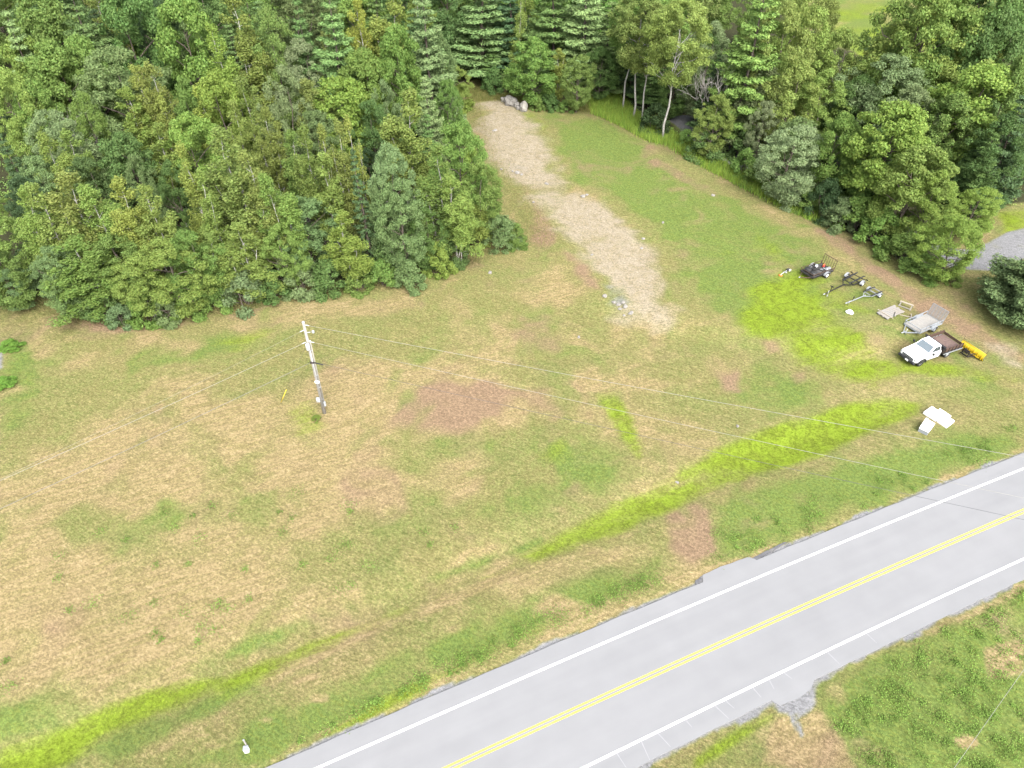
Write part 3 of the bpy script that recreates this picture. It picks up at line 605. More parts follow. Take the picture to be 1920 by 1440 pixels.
TREES = 0
def plant_tree(kind, x, y, h, w, col, name, label, cat, group, rz=None, seed=None, lean=(0, 0)):
    global TREES
    r = np.random.RandomState(TREES * 7 + 3 if seed is None else seed); TREES += 1
    var = PROTO[kind]; pw, ph, cm, tm = var[r.randint(len(var))]
    o = empty(name, (x, y, h1(x, y)), r.uniform(0, 6.28) if rz is None else rz, label, cat, group); o.rotation_euler = (lean[0] + r.normal() * .025, lean[1] + r.normal() * .025, o.rotation_euler[2])
    o.scale = (w / pw, w / pw * r.uniform(.9, 1.1), h / ph)
    if cm is None:
        link('branches', tm, o); return o
    link('stem' if 'shrub' in kind else 'trunk', tm, o); c = link('crown', cm, o); c.color = (*[max(.004, q) for q in col], 1); return o
# leaf colours as they are on the plant
LC = {k: (.88 * v[0], .95 * v[1], .98 * v[2]) for k, v in dict(olive=(.225, .272, .068), yellow=(.268, .300, .066), lime=(.220, .292, .062), bright=(.170, .250, .060), green=(.178, .248, .062), deep=(.122, .182, .055), blue=(.180, .238, .092), grey=(.225, .268, .120), pine=(.150, .215, .078), dark=(.070, .110, .045), gold=(.255, .275, .07)).items()}
KD = dict(B=('birch', 'birch', 'tree'), S=('slim_birch', 'slim_birch', 'tree'), M=('maple', 'maple_tree', 'tree'), A=('ash', 'ash_tree', 'tree'), T=('aspen', 'aspen_tree', 'tree'), P=('pine', 'pine_tree', 'tree'), F=('spruce', 'spruce_tree', 'tree'), H=('shrub', 'shrub', 'shrub'), W=('willow_shrub', 'willow_shrub', 'shrub'), D=('dead', 'dead_tree', 'tree'))
HUE = dict(olive='olive green', yellow='yellowing', lime='lime green', bright='bright green', green='mid green', deep='deep green', blue='bluish green', grey='grey green', pine='blue green', dark='dark', gold='golden')
SPEC = dict(B='many-stemmed birch', S='slender upright birch', M='round leafy maple', A='bushy ash', T='tall bare-trunked aspen', P='tiered white pine', F='narrow pointed spruce', H='rounded shrub', W='wispy willow shrub', D='leafless dead tree')
def jit(c, r, a=.10): 
    g = 1 + r.normal() * a; return tuple(q * g * (1 + r.normal() * a * .5) for q in c)
def stand(rows, where, group):
    for i, (px, py, h, wpx, k, c) in enumerate(rows):
        r = np.random.RandomState(int(px * 3 + py * 7) & 0xffff); z = 0.0
        for _ in range(3): q = at(px, py, h + z); z = h1(*q)
        dist = math.sqrt(q[0] ** 2 + q[1] ** 2 + (CAM_H - h * .6) ** 2); w = wpx * dist / FPX * dict(B=1.2, S=1.2).get(k, 1)
        kind, name, cat = KD[k]
        hue = '' if k == 'D' else HUE[c] + ' '
        plant_tree(kind, q[0], q[1], h, w, jit(LC.get(c, LC['green']), r, .07), name, (hue + SPEC[k] + ' ' + where).strip(), cat, group + ', ' + (hue + SPEC[k]))
# left wood, front row against the lawn  (crown tip in the picture, height, crown width)
stand([(34, 362, 12, 64, 'B', 'olive'), (77, 347, 12.5, 85, 'B', 'olive'), (118, 330, 13, 100, 'B', 'olive'), (165, 350, 12, 80, 'B', 'olive'), (233, 337, 13, 75, 'B', 'yellow'), (277, 353, 12.5, 80, 'B', 'olive'), (345, 280, 14, 48, 'S', 'yellow'), (372, 330, 12, 50, 'S', 'olive'), (415, 250, 15, 120, 'B', 'olive'), (468, 287, 14.5, 85, 'B', 'olive'), (505, 330, 12.5, 80, 'B', 'olive'),
       (560, 372, 9, 110, 'A', 'blue'), (577, 243, 14.5, 62, 'B', 'olive'), (607, 237, 14.5, 48, 'S', 'olive'), (634, 234, 15, 48, 'S', 'olive'), (660, 222, 15.5, 42, 'S', 'gold'), (596, 285, 13, 60, 'S', 'olive'), (668, 281, 14.5, 64, 'F', 'dark'), (722, 264, 14.5, 78, 'A', 'grey'), (747, 335, 12, 105, 'A', 'blue'), (758, 178, 16, 100, 'B', 'olive'), (700, 330, 11.5, 60, 'A', 'blue'),
       (822, 272, 14, 90, 'B', 'green'), (862, 228, 14, 110, 'A', 'green'), (890, 300, 10.5, 90, 'A', 'green'), (850, 330, 11, 80, 'B', 'olive'), (640, 400, 9, 80, 'B', 'olive'), (520, 420, 8, 80, 'A', 'green'), (290, 452, 9, 130, 'A', 'olive'), (345, 430, 9.5, 95, 'A', 'green'), (205, 440, 8.5, 110, 'A', 'green'), (140, 450, 8.5, 110, 'B', 'green'), (92, 462, 8, 76, 'A', 'blue'), (440, 420, 9, 100, 'B', 'olive'), (390, 440, 8, 70, 'B', 'olive'), (800, 390, 8, 70, 'A', 'deep'), (240, 480, 7, 90, 'A', 'olive'), (110, 500, 6, 80, 'A', 'blue')],
      'in the front of the wood behind the pole', 'front of the wood')
stand([(892, 386, 5, 85, 'W', 'olive'), (938, 404, 4.2, 85, 'W', 'blue'), (968, 420, 3, 50, 'W', 'bright'), (819, 452, 4.2, 66, 'H', 'lime'), (765, 492, 3.2, 75, 'H', 'blue'), (712, 490, 3, 80, 'H', 'green'), (670, 505, 2.6, 64, 'H', 'green'), (610, 490, 3.6, 90, 'H', 'deep'), (555, 505, 3.0, 80, 'H', 'blue'), (500, 510, 3.2, 80, 'H', 'deep'), (445, 512, 4.0, 100, 'H', 'blue'), (395, 520, 3.6, 70, 'H', 'green'), (303, 566, 2.6, 60, 'H', 'blue'), (340, 535, 3.4, 80, 'H', 'green'), (219, 572, 2.4, 55, 'H', 'blue'), (258, 548, 3.6, 70, 'H', 'green'), (185, 545, 3.4, 80, 'H', 'deep'), (140, 535, 3.2, 80, 'H', 'green'), (730, 440, 5, 80, 'H', 'deep'), (850, 440, 4, 60, 'W', 'deep'), (905, 345, 5, 60, 'W', 'bright'), (880, 275, 4.5, 50, 'W', 'lime'), (858, 200, 5, 46, 'W', 'lime'), (868, 245, 5, 46, 'W', 'bright'), (925, 375, 4, 50, 'W', 'green'), (862, 160, 4, 50, 'W', 'lime')],
      'at the foot of the wood', 'shrubs at the foot of the wood')
stand([(213, 419, 6.5, 60, 'D', ''), (277, 552, 3, 50, 'D', ''), (720, 330, 10, 30, 'D', ''), (115, 190, 12, 60, 'D', '')], 'with pale twigs among the front trees of the wood', 'dead trees in the wood')
# left wood, middle
stand([(75, 208, 13, 85, 'A', 'grey'), (125, 225, 13, 70, 'B', 'grey'), (78, 254, 13, 62, 'B', 'olive'), (125, 250, 12, 62, 'B', 'olive'), (60, 290, 11, 80, 'A', 'blue'), (215, 252, 12, 105, 'M', 'deep'), (350, 213, 13, 100, 'M', 'bright'), (300, 235, 12, 80, 'B', 'olive'), (255, 130, 15, 70, 'B', 'gold'), (287, 121, 15.5, 60, 'B', 'olive'), (240, 170, 13, 80, 'B', 'olive'), (345, 142, 14, 70, 'A', 'green'), (405, 137, 15, 85, 'M', 'lime'), (372, 165, 13, 50, 'S', 'yellow'), (455, 150, 14, 66, 'B', 'olive'), (440, 195, 13, 60, 'B', 'olive'), (490, 205, 13, 60, 'B', 'olive'), (525, 123, 16, 95, 'A', 'grey'), (575, 150, 14, 70, 'B', 'olive'), (627, 143, 14, 125, 'M', 'lime'), (683, 93, 15, 100, 'M', 'green'), (738, 43, 18, 85, 'M', 'bright'), (590, 205, 12, 80, 'A', 'blue'), (690, 185, 12, 80, 'A', 'deep'), (806, 137, 15, 80, 'P', 'blue'), (836, 147, 11, 52, 'A', 'bright'), (846, 118, 8, 60, 'A', 'olive'), (720, 150, 13, 60, 'A', 'grey'), (155, 290, 11, 90, 'A', 'deep'), (30, 330, 10, 70, 'A', 'dark'), (5, 250, 13, 60, 'P', 'dark'), (250, 290, 11, 60, 'A', 'blue'), (310, 300, 10, 60, 'A', 'deep'), (545, 250, 12, 70, 'B', 'green'), (150, 170, 14, 60, 'A', 'green'), (800, 215, 12, 60, 'P', 'deep')],
      'in the middle of the wood', 'middle of the wood')
stand([(90, 72, 17, 115, 'M', 'bright'), (135, 62, 17, 70, 'M', 'bright'), (200, 86, 17, 135, 'A', 'blue'), (335, -8, 21, 115, 'M', 'green'), (445, -12, 21, 90, 'B', 'olive'), (410, 52, 18, 66, 'B', 'lime'), (30, 65, 17, 90, 'M', 'lime'), (5, 20, 20, 80, 'P', 'blue'), (60, -20, 20, 100, 'M', 'green'), (130, -30, 22, 110, 'P', 'deep'), (215, -25, 21, 110, 'M', 'deep'), (175, 20, 18, 80, 'P', 'dark'), (270, -5, 18, 70, 'A', 'dark'), (500, 10, 19, 80, 'A', 'green'), (560, -10, 20, 70, 'P', 'deep'), (612, -25, 22, 120, 'P', 'pine'), (560, 70, 15, 90, 'A', 'grey'), (605, 62, 15, 60, 'B', 'olive'), (668, 0, 20, 56, 'B', 'yellow'), (722, -15, 20, 90, 'B', 'olive'), (705, 40, 16, 60, 'A', 'green'), (780, 20, 18, 110, 'P', 'pine'), (825, 60, 15, 70, 'A', 'blue'), (800, -30, 22, 110, 'P', 'blue'), (0, 130, 16, 90, 'A', 'olive'), (50, 150, 14, 80, 'M', 'green')],
      'at the back of the wood', 'back of the wood')
def stand_at(rows, where, group):       # the foot of the tree in the picture, height, crown width
    out = []
    for px, py, h, wpx, k, c in rows:
        p = gp(px, py); q = np.array([p.x, p.y]); r = np.random.RandomState(int(px * 3 + py * 7) & 0xffff)
        w = wpx * math.sqrt(q[0] ** 2 + q[1] ** 2 + (CAM_H - h * .6) ** 2) / FPX; kind, name, cat = KD[k]; hue = HUE[c] + ' ' if c else ''
        plant_tree(kind, q[0], q[1], h, w, jit(LC.get(c, LC['green']), r, .07), name, hue + SPEC[k] + ' ' + where, cat, group + ', ' + hue + SPEC[k])
stand_at([(996, 198, 10.8, 92, 'M', 'bright'), (1043, 196, 9, 36, 'S', 'gold'), (1080, 211, 9.2, 66, 'A', 'green'), (925, 160, 7, 56, 'P', 'deep'), (1020, 190, 5, 50, 'A', 'deep'), (905, 150, 20, 130, 'P', 'pine'), (962, 150, 17, 90, 'P', 'dark'), (972, 158, 15, 44, 'S', 'olive'), (1035, 158, 20, 130, 'P', 'deep'), (1090, 168, 20, 125, 'P', 'blue'), (1130, 180, 15, 90, 'P', 'deep'), (1000, 172, 9, 70, 'P', 'deep'), (1120, 192, 9, 70, 'A', 'deep')], 'by the boulders at the end of the sandy track', 'trees by the boulders')
stand_at([(1030, 204, 3, 40, 'H', 'deep'), (925, 172, 4, 50, 'H', 'deep'), (946, 172, 3.0, 40, 'H', 'deep'), (1062, 208, 2, 34, 'H', 'green'), (1008, 206, 2.4, 30, 'H', 'green')], 'behind the boulders', 'shrubs by the boulders')
# right wood
stand_at([(1187, 222, 19, 110, 'T', 'olive'), (1204, 227, 18, 100, 'T', 'olive'), (1243, 262, 20, 130, 'T', 'olive'), (1168, 205, 18, 100, 'T', 'green')], 'beside the tall weeds', 'aspens beside the tall weeds')
stand_at([(1372, 278, 24, 125, 'P', 'green'), (1325, 300, 9.5, 66, 'A', 'olive'), (1412, 310, 9.5, 50, 'A', 'grey'), (1462, 378, 10.4, 120, 'A', 'grey'), (1620, 412, 15, 125, 'M', 'lime'), (1672, 450, 12, 125, 'M', 'bright'), (1715, 470, 10, 90, 'A', 'lime'), (1540, 385, 12, 80, 'M', 'bright'), (1590, 400, 10, 80, 'M', 'bright'), (1770, 345, 16, 140, 'M', 'lime'), (1730, 360, 13, 100, 'M', 'bright'), (1215, 200, 9, 80, 'P', 'deep'), (1255, 222, 8, 70, 'A', 'deep'), (1180, 178, 10, 80, 'P', 'dark'), (1235, 185, 12, 90, 'A', 'deep'), (1285, 190, 12, 80, 'P', 'deep'), (1150, 180, 9, 60, 'A', 'deep'), (1330, 225, 10, 70, 'P', 'dark')], 'in the wood along the gravel drive', 'wood along the drive')
stand([(1335, 40, 15, 90, 'A', 'grey'), (1440, 130, 12, 80, 'B', 'grey'), (1480, 5, 20, 120, 'A', 'olive'), (1540, 15, 18, 110, 'A', 'olive'), (1592, 50, 16, 90, 'A', 'olive'), (1500, 110, 14, 110, 'A', 'olive'), (1560, 130, 13, 100, 'A', 'olive'), (1500, 220, 9, 80, 'A', 'blue'), (1850, 352, 6.5, 80, 'A', 'lime'), (1682, 103, 15, 140, 'A', 'grey'), (1730, 160, 13, 90, 'A', 'grey'), (1781, -12, 21, 170, 'A', 'olive'), (1840, 20, 19, 110, 'A', 'olive'), (1897, 20, 20, 90, 'M', 'deep'), (1912, 108, 17, 80, 'M', 'green'), (1900, 215, 13, 100, 'A', 'deep'), (1870, 250, 11, 80, 'P', 'deep'), (1930, 180, 15, 100, 'P', 'dark'), (1700, 210, 11, 90, 'A', 'deep'), (1620, 140, 12, 90, 'A', 'deep'), (1450, 40, 17, 100, 'A', 'olive'), (1350, 120, 11, 80, 'P', 'dark'), (1740, 90, 15, 90, 'A', 'green'), (1765, -55, 24, 140, 'A', 'olive'), (1825, -75, 25, 140, 'A', 'green'), (1890, -60, 24, 130, 'M', 'deep'), (1945, -40, 22, 120, 'M', 'deep'), (1500, -30, 21, 110, 'A', 'olive')],
      'in the wood along the gravel drive', 'wood along the drive')
stand_at([(1312, 258, 12, 100, 'D', ''), (1350, 268, 9, 60, 'D', ''), (1500, 250, 13, 70, 'D', ''), (1420, 290, 9, 60, 'D', '')], 'with bare grey branches in the wood along the drive', 'dead trees along the drive')
stand_at([(1225, 248, 4.5, 60, 'H', 'dark'), (1316, 300, 4, 70, 'H', 'deep'), (1285, 272, 2.5, 40, 'H', 'bright'), (1395, 330, 4, 60, 'H', 'green'), (1425, 352, 4, 80, 'H', 'green'), (1475, 382, 4.4, 80, 'W', 'grey'), (1535, 410, 5.5, 70, 'W', 'dark'), (1566, 426, 4, 70, 'W', 'blue'), (1600, 430, 4.6, 80, 'H', 'green'), (1640, 452, 4.2, 80, 'H', 'bright'), (1690, 488, 3.6, 90, 'W', 'green'), (1728, 512, 2.8, 80, 'W', 'bright'), (1510, 396, 3, 60, 'H', 'green'), (1785, 532, 1.2, 30, 'H', 'bright'), (1390, 300, 5, 60, 'H', 'deep'), (1480, 355, 5, 70, 'A', 'blue'), (1340, 285, 3, 50, 'H', 'deep')],
      'between the field and the gravel drive', 'shrubs along the drive')
# the young tree whose leaning trunk stands in the grass by the drive
_q = gp(1764, 526); plant_tree('ash', _q.x, _q.y, 8.0, 6.4, LC['lime'], 'young_tree', 'lime green young tree with leaning bare trunk near trailers', 'tree', None, lean=(-.06, .13))
_q = gp(1915, 606); plant_tree('garden_spruce', _q.x + 1.2, _q.y + 1.6, 9.6, 11.2, (.120, .172, .068), 'garden_spruce', 'dense dark green spruce spreading to the ground beside the snow plow', 'tree', None, rz=.4)
for px, py, h, wpx, c in [(8, 505, 4.6, 80, 'blue'), (-20, 470, 7, 90, 'green'), (-60, 400, 10, 120, 'green')]: stand([(px, py, h, wpx, 'A', c)], 'standing apart left of the dry path', 'trees left of the path')
for px, py in [(22, 652), (6, 722)]:
    _q = gp(px, py); plant_tree('shrub', _q.x, _q.y, .8, 2.6, (.15, .27, .05), 'low_bush', 'low vivid green bush on the lawn edge by the gravel lane', 'shrub', 'vivid bushes by the gravel lane')
_q = gp(600, 783); plant_tree('shrub', _q.x - .2, _q.y - .3, .55, 1.0, (.17, .23, .05), 'weed_clump', 'small green weed clump at the foot of the utility pole', 'plant', None)
# the wood goes on: smaller trees fill it and it runs on behind and to both sides
_pos = [(o.location.x, o.location.y) for o in COL.objects if o.get('category') in ('tree', 'shrub')]
def fill(W, n, hlo, hhi, dmin, where, kinds, zone=None):
    r = np.random.RandomState(n + 5); lo, hi = W.min(0), W.max(0); made = 0
    for _ in range(n * 30):
        if made >= n: break
        p = np.array([r.uniform(lo[0], hi[0]), r.uniform(lo[1], hi[1])])
        if not zone(p) or sdf(p[None], W)[0] > -2.2 or seg_dist(p[None], np.array(DRIVE), False)[0] < 4.2: continue
        if any((p[0] - a) ** 2 + (p[1] - b) ** 2 < dmin ** 2 for a, b in _pos): continue
        _pos.append(tuple(p)); k, c = kinds[r.randint(len(kinds))]; h = r.uniform(hlo, hhi); kind, name, cat = KD[k]; made += 1
        w = h * dict(M=.62, A=.6, B=.36, S=.22, P=.42, F=.34, T=.5, H=.9).get(k, .5) * r.uniform(.9, 1.15)
        plant_tree(kind, p[0], p[1], h, w, jit(LC[c], r, .09), name, HUE[c] + ' ' + SPEC[k] + ' ' + where, cat, where + ', ' + HUE[c] + ' ' + SPEC[k])
vis = lambda p: abs(p[0]) < 12 + p[1] * .72
fill(WOOD_L, 70, 5, 8, 3.0, 'under taller trees of the wood', [('A', 'deep'), ('A', 'green'), ('A', 'dark'), ('B', 'green')], lambda p: vis(p) and p[1] < 120)
fill(WOOD_L, 90, 14, 20, 4.0, 'far back in the wood', [('P', 'deep'), ('P', 'pine'), ('M', 'green'), ('A', 'deep'), ('B', 'olive'), ('M', 'bright')], lambda p: vis(p) and 112 < p[1] < 185)
fill(WOOD_R, 40, 6, 10, 3.4, 'under taller trees by the drive', [('A', 'deep'), ('A', 'dark'), ('P', 'dark'), ('A', 'green')], lambda p: vis(p) and p[1] < 150)
fill(WOOD_R, 30, 14, 19, 5.0, 'far back beyond the drive', [('P', 'deep'), ('A', 'olive'), ('M', 'green'), ('A', 'green')], lambda p: vis(p) and p[1] > 112 and not (p[1] > 118 and 50 < p[0] < 100))

# undergrowth, tall weeds, lawn blades
def scatter_in(W, n, r, keep=None):
    lo, hi = W.min(0), W.max(0); out = []; c = 0
    while c < n:
        P = np.column_stack([r.uniform(lo[0], hi[0], n * 2), r.uniform(lo[1], hi[1], n * 2)]); P = P[inside(P, W)]
        if keep is not None: P = P[keep(P)]
        out.append(P); c += len(P)
        if len(P) == 0: break
    return np.vstack(out)[:n]
def undergrowth(W, n, name, label, zmax=1.1):
    r = np.random.RandomState(n); C = scatter_in(W, n // 60, r, lambda P: (P[:, 1] < 150) & (np.abs(P[:, 0]) < 14 + P[:, 1] * .75) & (seg_dist(P, np.array(DRIVE), False) > 2.6)); k = 60
    P2 = np.repeat(C, k, 0) + r.normal(size=(len(C) * k, 2)) * .55; hh = np.repeat(r.uniform(.25, zmax, len(C)), k)
    P = np.column_stack([P2, hgt(P2) + .04 + hh * r.rand(len(P2))]); t = np.array([LC['deep'], LC['green'], LC['dark'], LC['olive'], LC['bright']])[np.repeat(r.choice(5, len(C), p=[.3, .3, .15, .15, .1]), k)] * r.uniform(.6, 1.35, (len(P), 1))
    me = leaves_mesh(name, P, r.normal(size=(len(P), 3)) * .6 + [0, 0, 1], .24, .16, 'blade', t); tag(link(name, me), label, kind='stuff')
undergrowth(WOOD_L, 60000, 'undergrowth', 'low leafy undergrowth on the floor of the left wood'); undergrowth(WOOD_R, 36000, 'undergrowth', 'low leafy undergrowth under the trees by the drive')
def blades(name, label, P2, hmin, hmax, wid, cols, r, lean=.35, split=2):
    n = len(P2); z = hgt(P2); hh = r.uniform(hmin, hmax, n); a = r.uniform(0, 6.28, n); d = np.column_stack([np.cos(a), np.sin(a), np.zeros(n)]); b = np.column_stack([P2, z - .02]); t = r.normal(size=(n, 2)) * lean
    tip = b + np.column_stack([t * hh[:, None], hh]); V = np.stack([b - d * wid[:, None] / 2, b + d * wid[:, None] / 2, tip], 1).reshape(-1, 3)
    me = bpy.data.meshes.new(name); me.vertices.add(3 * n); me.vertices.foreach_set('co', V.astype(np.float32).ravel()); me.loops.add(3 * n); me.loops.foreach_set('vertex_index', np.arange(3 * n, dtype=np.int32)); me.polygons.add(n); me.polygons.foreach_set('loop_start', np.arange(n, dtype=np.int32) * 3); me.polygons.foreach_set('loop_total', np.full(n, 3, np.int32)); me.update()
    me.attributes.new('tint', 'FLOAT_COLOR', 'POINT').data.foreach_set('color', np.repeat(np.column_stack([cols, np.ones(n)]), 3, 0).astype(np.float32).ravel()); me.materials.append(MATS['blade'])
    return tag(link(name, me), label, kind='stuff')
r = np.random.RandomState(90)
WEED = poly([(1095, 165), (1112, 216), (1170, 242), (1215, 270), (1245, 272), (1300, 306), (1370, 344), (1440, 380), (1530, 420), (1550, 405), (1460, 362), (1390, 325), (1320, 286), (1255, 248), (1190, 212), (1140, 160)])
P2 = scatter_in(WEED, 26000, r) + r.normal(size=(26000, 2)) * .35; blades('tall_weeds', 'tall green weeds along the edge of the raised lawn', P2, .5, 1.25, r.uniform(.04, .09, len(P2)), np.array([.17, .25, .042]) * r.uniform(.65, 1.4, (len(P2), 1)) * (1 + r.normal(size=(len(P2), 3)) * .08), r, .22)
BANK = poly([(880, 195), (905, 205), (925, 280), (955, 335), (1000, 395), (1050, 455), (1030, 470), (960, 455), (985, 425), (960, 370), (925, 300), (895, 240)])
P2 = scatter_in(BANK, 6000, r) + r.normal(size=(6000, 2)) * .7; k = r.rand(len(P2), 1); blades('bank_grass', 'rough brown and green grass on the bank of the sandy track', P2, .08, .30, r.uniform(.03, .06, len(P2)), (np.array([.21, .155, .085]) * k + np.array([.135, .16, .04]) * (1 - k)) * r.uniform(.7, 1.3, (len(P2), 1)), r, .6)
RIM = poly([(940, 165), (1000, 185), (1060, 195), (1110, 180), (1110, 212), (1060, 204), (1005, 212), (985, 200), (880, 190), (870, 165)])
P2 = scatter_in(RIM, 10000, r) + r.normal(size=(10000, 2)) * .6; k = r.rand(len(P2), 1); blades('rim_grass', 'long yellowish grass round the boulders', P2, .3, .8, r.uniform(.03, .06, len(P2)), (np.array([.17, .145, .055]) * k + np.array([.10, .135, .03]) * (1 - k)) * r.uniform(.65, 1.3, (len(P2), 1)), r, .4)
# edge of the wood: rough grass
EDGE = poly([(40, 560), (190, 592), (260, 598), (340, 584), (440, 566), (560, 540), (690, 524), (830, 496), (965, 442), (985, 452), (850, 510), (700, 540), (560, 556), (440, 582), (340, 598), (250, 612), (120, 600)])
P2 = scatter_in(EDGE, 9000, r) + r.normal(size=(9000, 2)) * .6; k = r.rand(len(P2), 1) ** .7; blades('edge_grass', 'rough dry grass along the foot of the wood', P2, .15, .5, r.uniform(.03, .06, len(P2)), (np.array([.19, .145, .075]) * k + np.array([.09, .12, .03]) * (1 - k)) * r.uniform(.65, 1.3, (len(P2), 1)), r, .6)
# lawn: mown blades carrying the colour of the patch they grow in
LAWN = np.array([[-60, 14], [34, 8], [60, 22], [62, 60], [54, 72], [38, 86], [14, 120], [-4, 124], [-2, 92], [2, 80], [-8, 72], [-24, 67], [-40, 61], [-56, 66], [-62, 60]], float)
NB = 330000
y = 15 + (122 - 15) * r.rand(NB * 2) ** 1.7; x = (r.rand(NB * 2) * 2 - 1) * (10 + y * .78); P2 = np.column_stack([x, y]); P2 = P2[inside(P2, LAWN)]; rn_ = road_n(P2); P2 = P2[(rn_ > PAV_UP + .35) | (rn_ < -PAV_DN - .35)]
gi = mask_at(P2); P2 = P2[r.rand(len(P2)) > np.clip(MK['gravel'][gi] * 1.1 + MK['sand'][gi] * .9, 0, .97)][:NB]; gi = mask_at(P2)
cols = np.tile(np.array(PAL['base']), (len(P2), 1))
for k in ('deep', 'lush', 'straw', 'brown', 'lime', 'sand'):
    f = np.clip(MK[k][gi] + r.normal(size=len(P2)) * .15, 0, 1)[:, None] * (MK[k][gi] > .05)[:, None]; cols = cols * (1 - f) + np.array(PAL[k]) * f
cols = cols * r.uniform(.6, 1.4, (len(P2), 1)) * (1 + r.normal(size=cols.shape) * .05)
blades('lawn_grass', 'short mown grass blades over the field', P2, .02, .08, r.uniform(.03, .07, len(P2)), cols, r, 1.0)
# broad-leaved weeds in tufts on the verges and the field across the road
C = []
for a, b, n in [(poly([(1560, 1340), (1680, 1230), (1920, 1110), (1920, 1440), (1600, 1440)]), 170, 0), (poly([(480, 1440), (640, 1340), (1000, 1160), (1240, 1060), (1240, 1090), (1000, 1190), (640, 1380), (540, 1440)]), 90, 0), (poly([(1330, 1000), (1900, 800), (1900, 850), (1340, 1060)]), 60, 0), (poly([(0, 1000), (500, 900), (900, 1000), (500, 1200), (0, 1300)]), 45, 0)]: C.append(scatter_in(a, b, r))
C = np.vstack(C); C = C[np.abs(road_n(C)) > PAV_UP + .6]; k = 70; P2 = np.repeat(C, k, 0) + r.normal(size=(len(C) * k, 2)) * np.repeat(r.uniform(.12, .38, len(C)), k)[:, None]
P = np.column_stack([P2, hgt(P2) + r.uniform(.02, .16, len(P2))]); t = np.array([.125, .20, .042]) * np.repeat(r.uniform(.75, 1.25, len(C)), k)[:, None] * r.uniform(.65, 1.35, (len(P), 1))
tag(link('verge_weeds', leaves_mesh('verge_weeds', P, r.normal(size=(len(P), 3)) * .6 + [0, 0, 1], .10, .06, 'blade', t)), 'tufts of broad-leaved green weeds on the verges', kind='stuff')

# ------------------------------------------------------------------ pickup truck with stake bed   (x forward, y left, z up)
def place(px, py, dz=0.0): return gp(px, py, dz)
def wheel(parent, x, y, z, rad, wid, side, rim='chrome', inset=.02):
    w = MB(); R = rotm('X', math.pi / 2)
    hw = wid / 2; prof = [(rad * .62, -hw), (rad * .9, -hw), (rad, -hw * .7), (rad, hw * .7), (rad * .9, hw), (rad * .62, hw), (rad * .62, -hw)]
    root = empty('wheel', (x, y, z)); root.parent = parent
    w.lathe(prof, 22, R=R).build('tyre', 'rubber', root)
    f = side * (hw - inset); q = MB(); Rs = rotm('X', -side * math.pi / 2)
    q.lathe([(rad * .63, -hw * .9), (rad * .60, hw * .75), (rad * .5, hw * .55), (rad * .22, hw * .5), (rad * .20, hw * .85), (.001, hw * .9)], 18, R=Rs)
    for k in range(6):
        a = k * math.pi / 3; q.box(Rs @ Vector((rad * .38 * math.cos(a), rad * .38 * math.sin(a), hw * .6)), (rad * .12, rad * .12, rad * .12), Rs @ rotm('Z', a))
    q.build('rim', rim, root); return root
fr = gp(1722.6, 686.3); rr_ = gp(1771, 669); hd = math.atan2(fr.y - rr_.y, fr.x - rr_.x); mid = (fr + rr_) / 2
left = Vector((-math.sin(hd), math.cos(hd), 0)); tp = mid - left * .88
T = empty('pickup_truck', (tp.x, tp.y, h1(tp.x, tp.y)), hd, 'white pickup truck with black bumper and rusty brown stake bed', 'truck')
def ring(x, pts): return [(x, y, z) for y, z in pts] + [(x, -y, z) for y, z in reversed(pts)]
b = MB()   # lower body: nose, hood line, doors, cab back
secs = [(2.66, .78, .62, .82, .80, .70, .98), (2.60, .90, .55, .95, .86, .82, 1.08), (2.35, .97, .52, 1.0, .92, .88, 1.16), (1.6, .98, .50, 1.01, .98, .90, 1.22), (1.02, .99, .48, 1.02, 1.05, .92, 1.27), (.9, .99, .48, 1.02, 1.08, .96, 1.27), (-.42, .99, .48, 1.02, 1.08, .96, 1.27), (-.55, .97, .50, 1.0, 1.06, .94, 1.26)]
b.loft([[(x, 0, z0), (x, y0 * .8, z0), (x, y0, z0 + .12), (x, y1, z1), (x, y1 - .02, z1 + (z2 - z1) * .5), (x, y2, z2), (x, y2 * .55, z2 + .035), (x, 0, z2 + .045), (x, -y2 * .55, z2 + .035), (x, -y2, z2), (x, -y1 + .02, z1 + (z2 - z1) * .5), (x, -y1, z1), (x, -y0, z0 + .12), (x, -y0 * .8, z0)] for x, y0, z0, y1, z1, y2, z2 in secs], smooth=False)
b.build('body', 'truck_white', T)
g = MB()   # greenhouse: pillars and roof
g.loft([[(x, y, z) for x, y, z in L] for L in ([(1.05, .90, 1.24), (1.05, -.90, 1.24), (-.52, -.92, 1.24), (-.52, .92, 1.24)], [(.36, .76, 1.80), (.36, -.76, 1.80), (-.44, -.78, 1.80), (-.44, .78, 1.80)], [(.26, .70, 1.865), (.26, -.70, 1.865), (-.40, -.72, 1.865), (-.40, .72, 1.865)], [(.10, .5, 1.885), (.10, -.5, 1.885), (-.3, -.5, 1.885), (-.3, .5, 1.885)])])
cabin = g.build('cab', 'truck_white', T)
def quad3(a, b2, c, d, off, name, mat, par):
    P = [Vector(q) for q in (a, b2, c, d)]; n = (P[1] - P[0]).cross(P[3] - P[0]).normalized(); V = [p + n * off for p in P] + [p - n * .01 for p in P]
    return MB().add(V, [(0, 1, 2, 3), (7, 6, 5, 4), (0, 4, 5, 1), (1, 5, 6, 2), (2, 6, 7, 3), (3, 7, 4, 0)]).build(name, mat, par)
quad3((.985, -.80, 1.30), (.985, .80, 1.30), (.40, .69, 1.77), (.40, -.69, 1.77), .006, 'windshield', 'windshield', T)
quad3((-.485, .80, 1.32), (-.485, -.80, 1.32), (-.45, -.70, 1.74), (-.45, .70, 1.74), .02, 'rear_window', 'glass_dark', T)
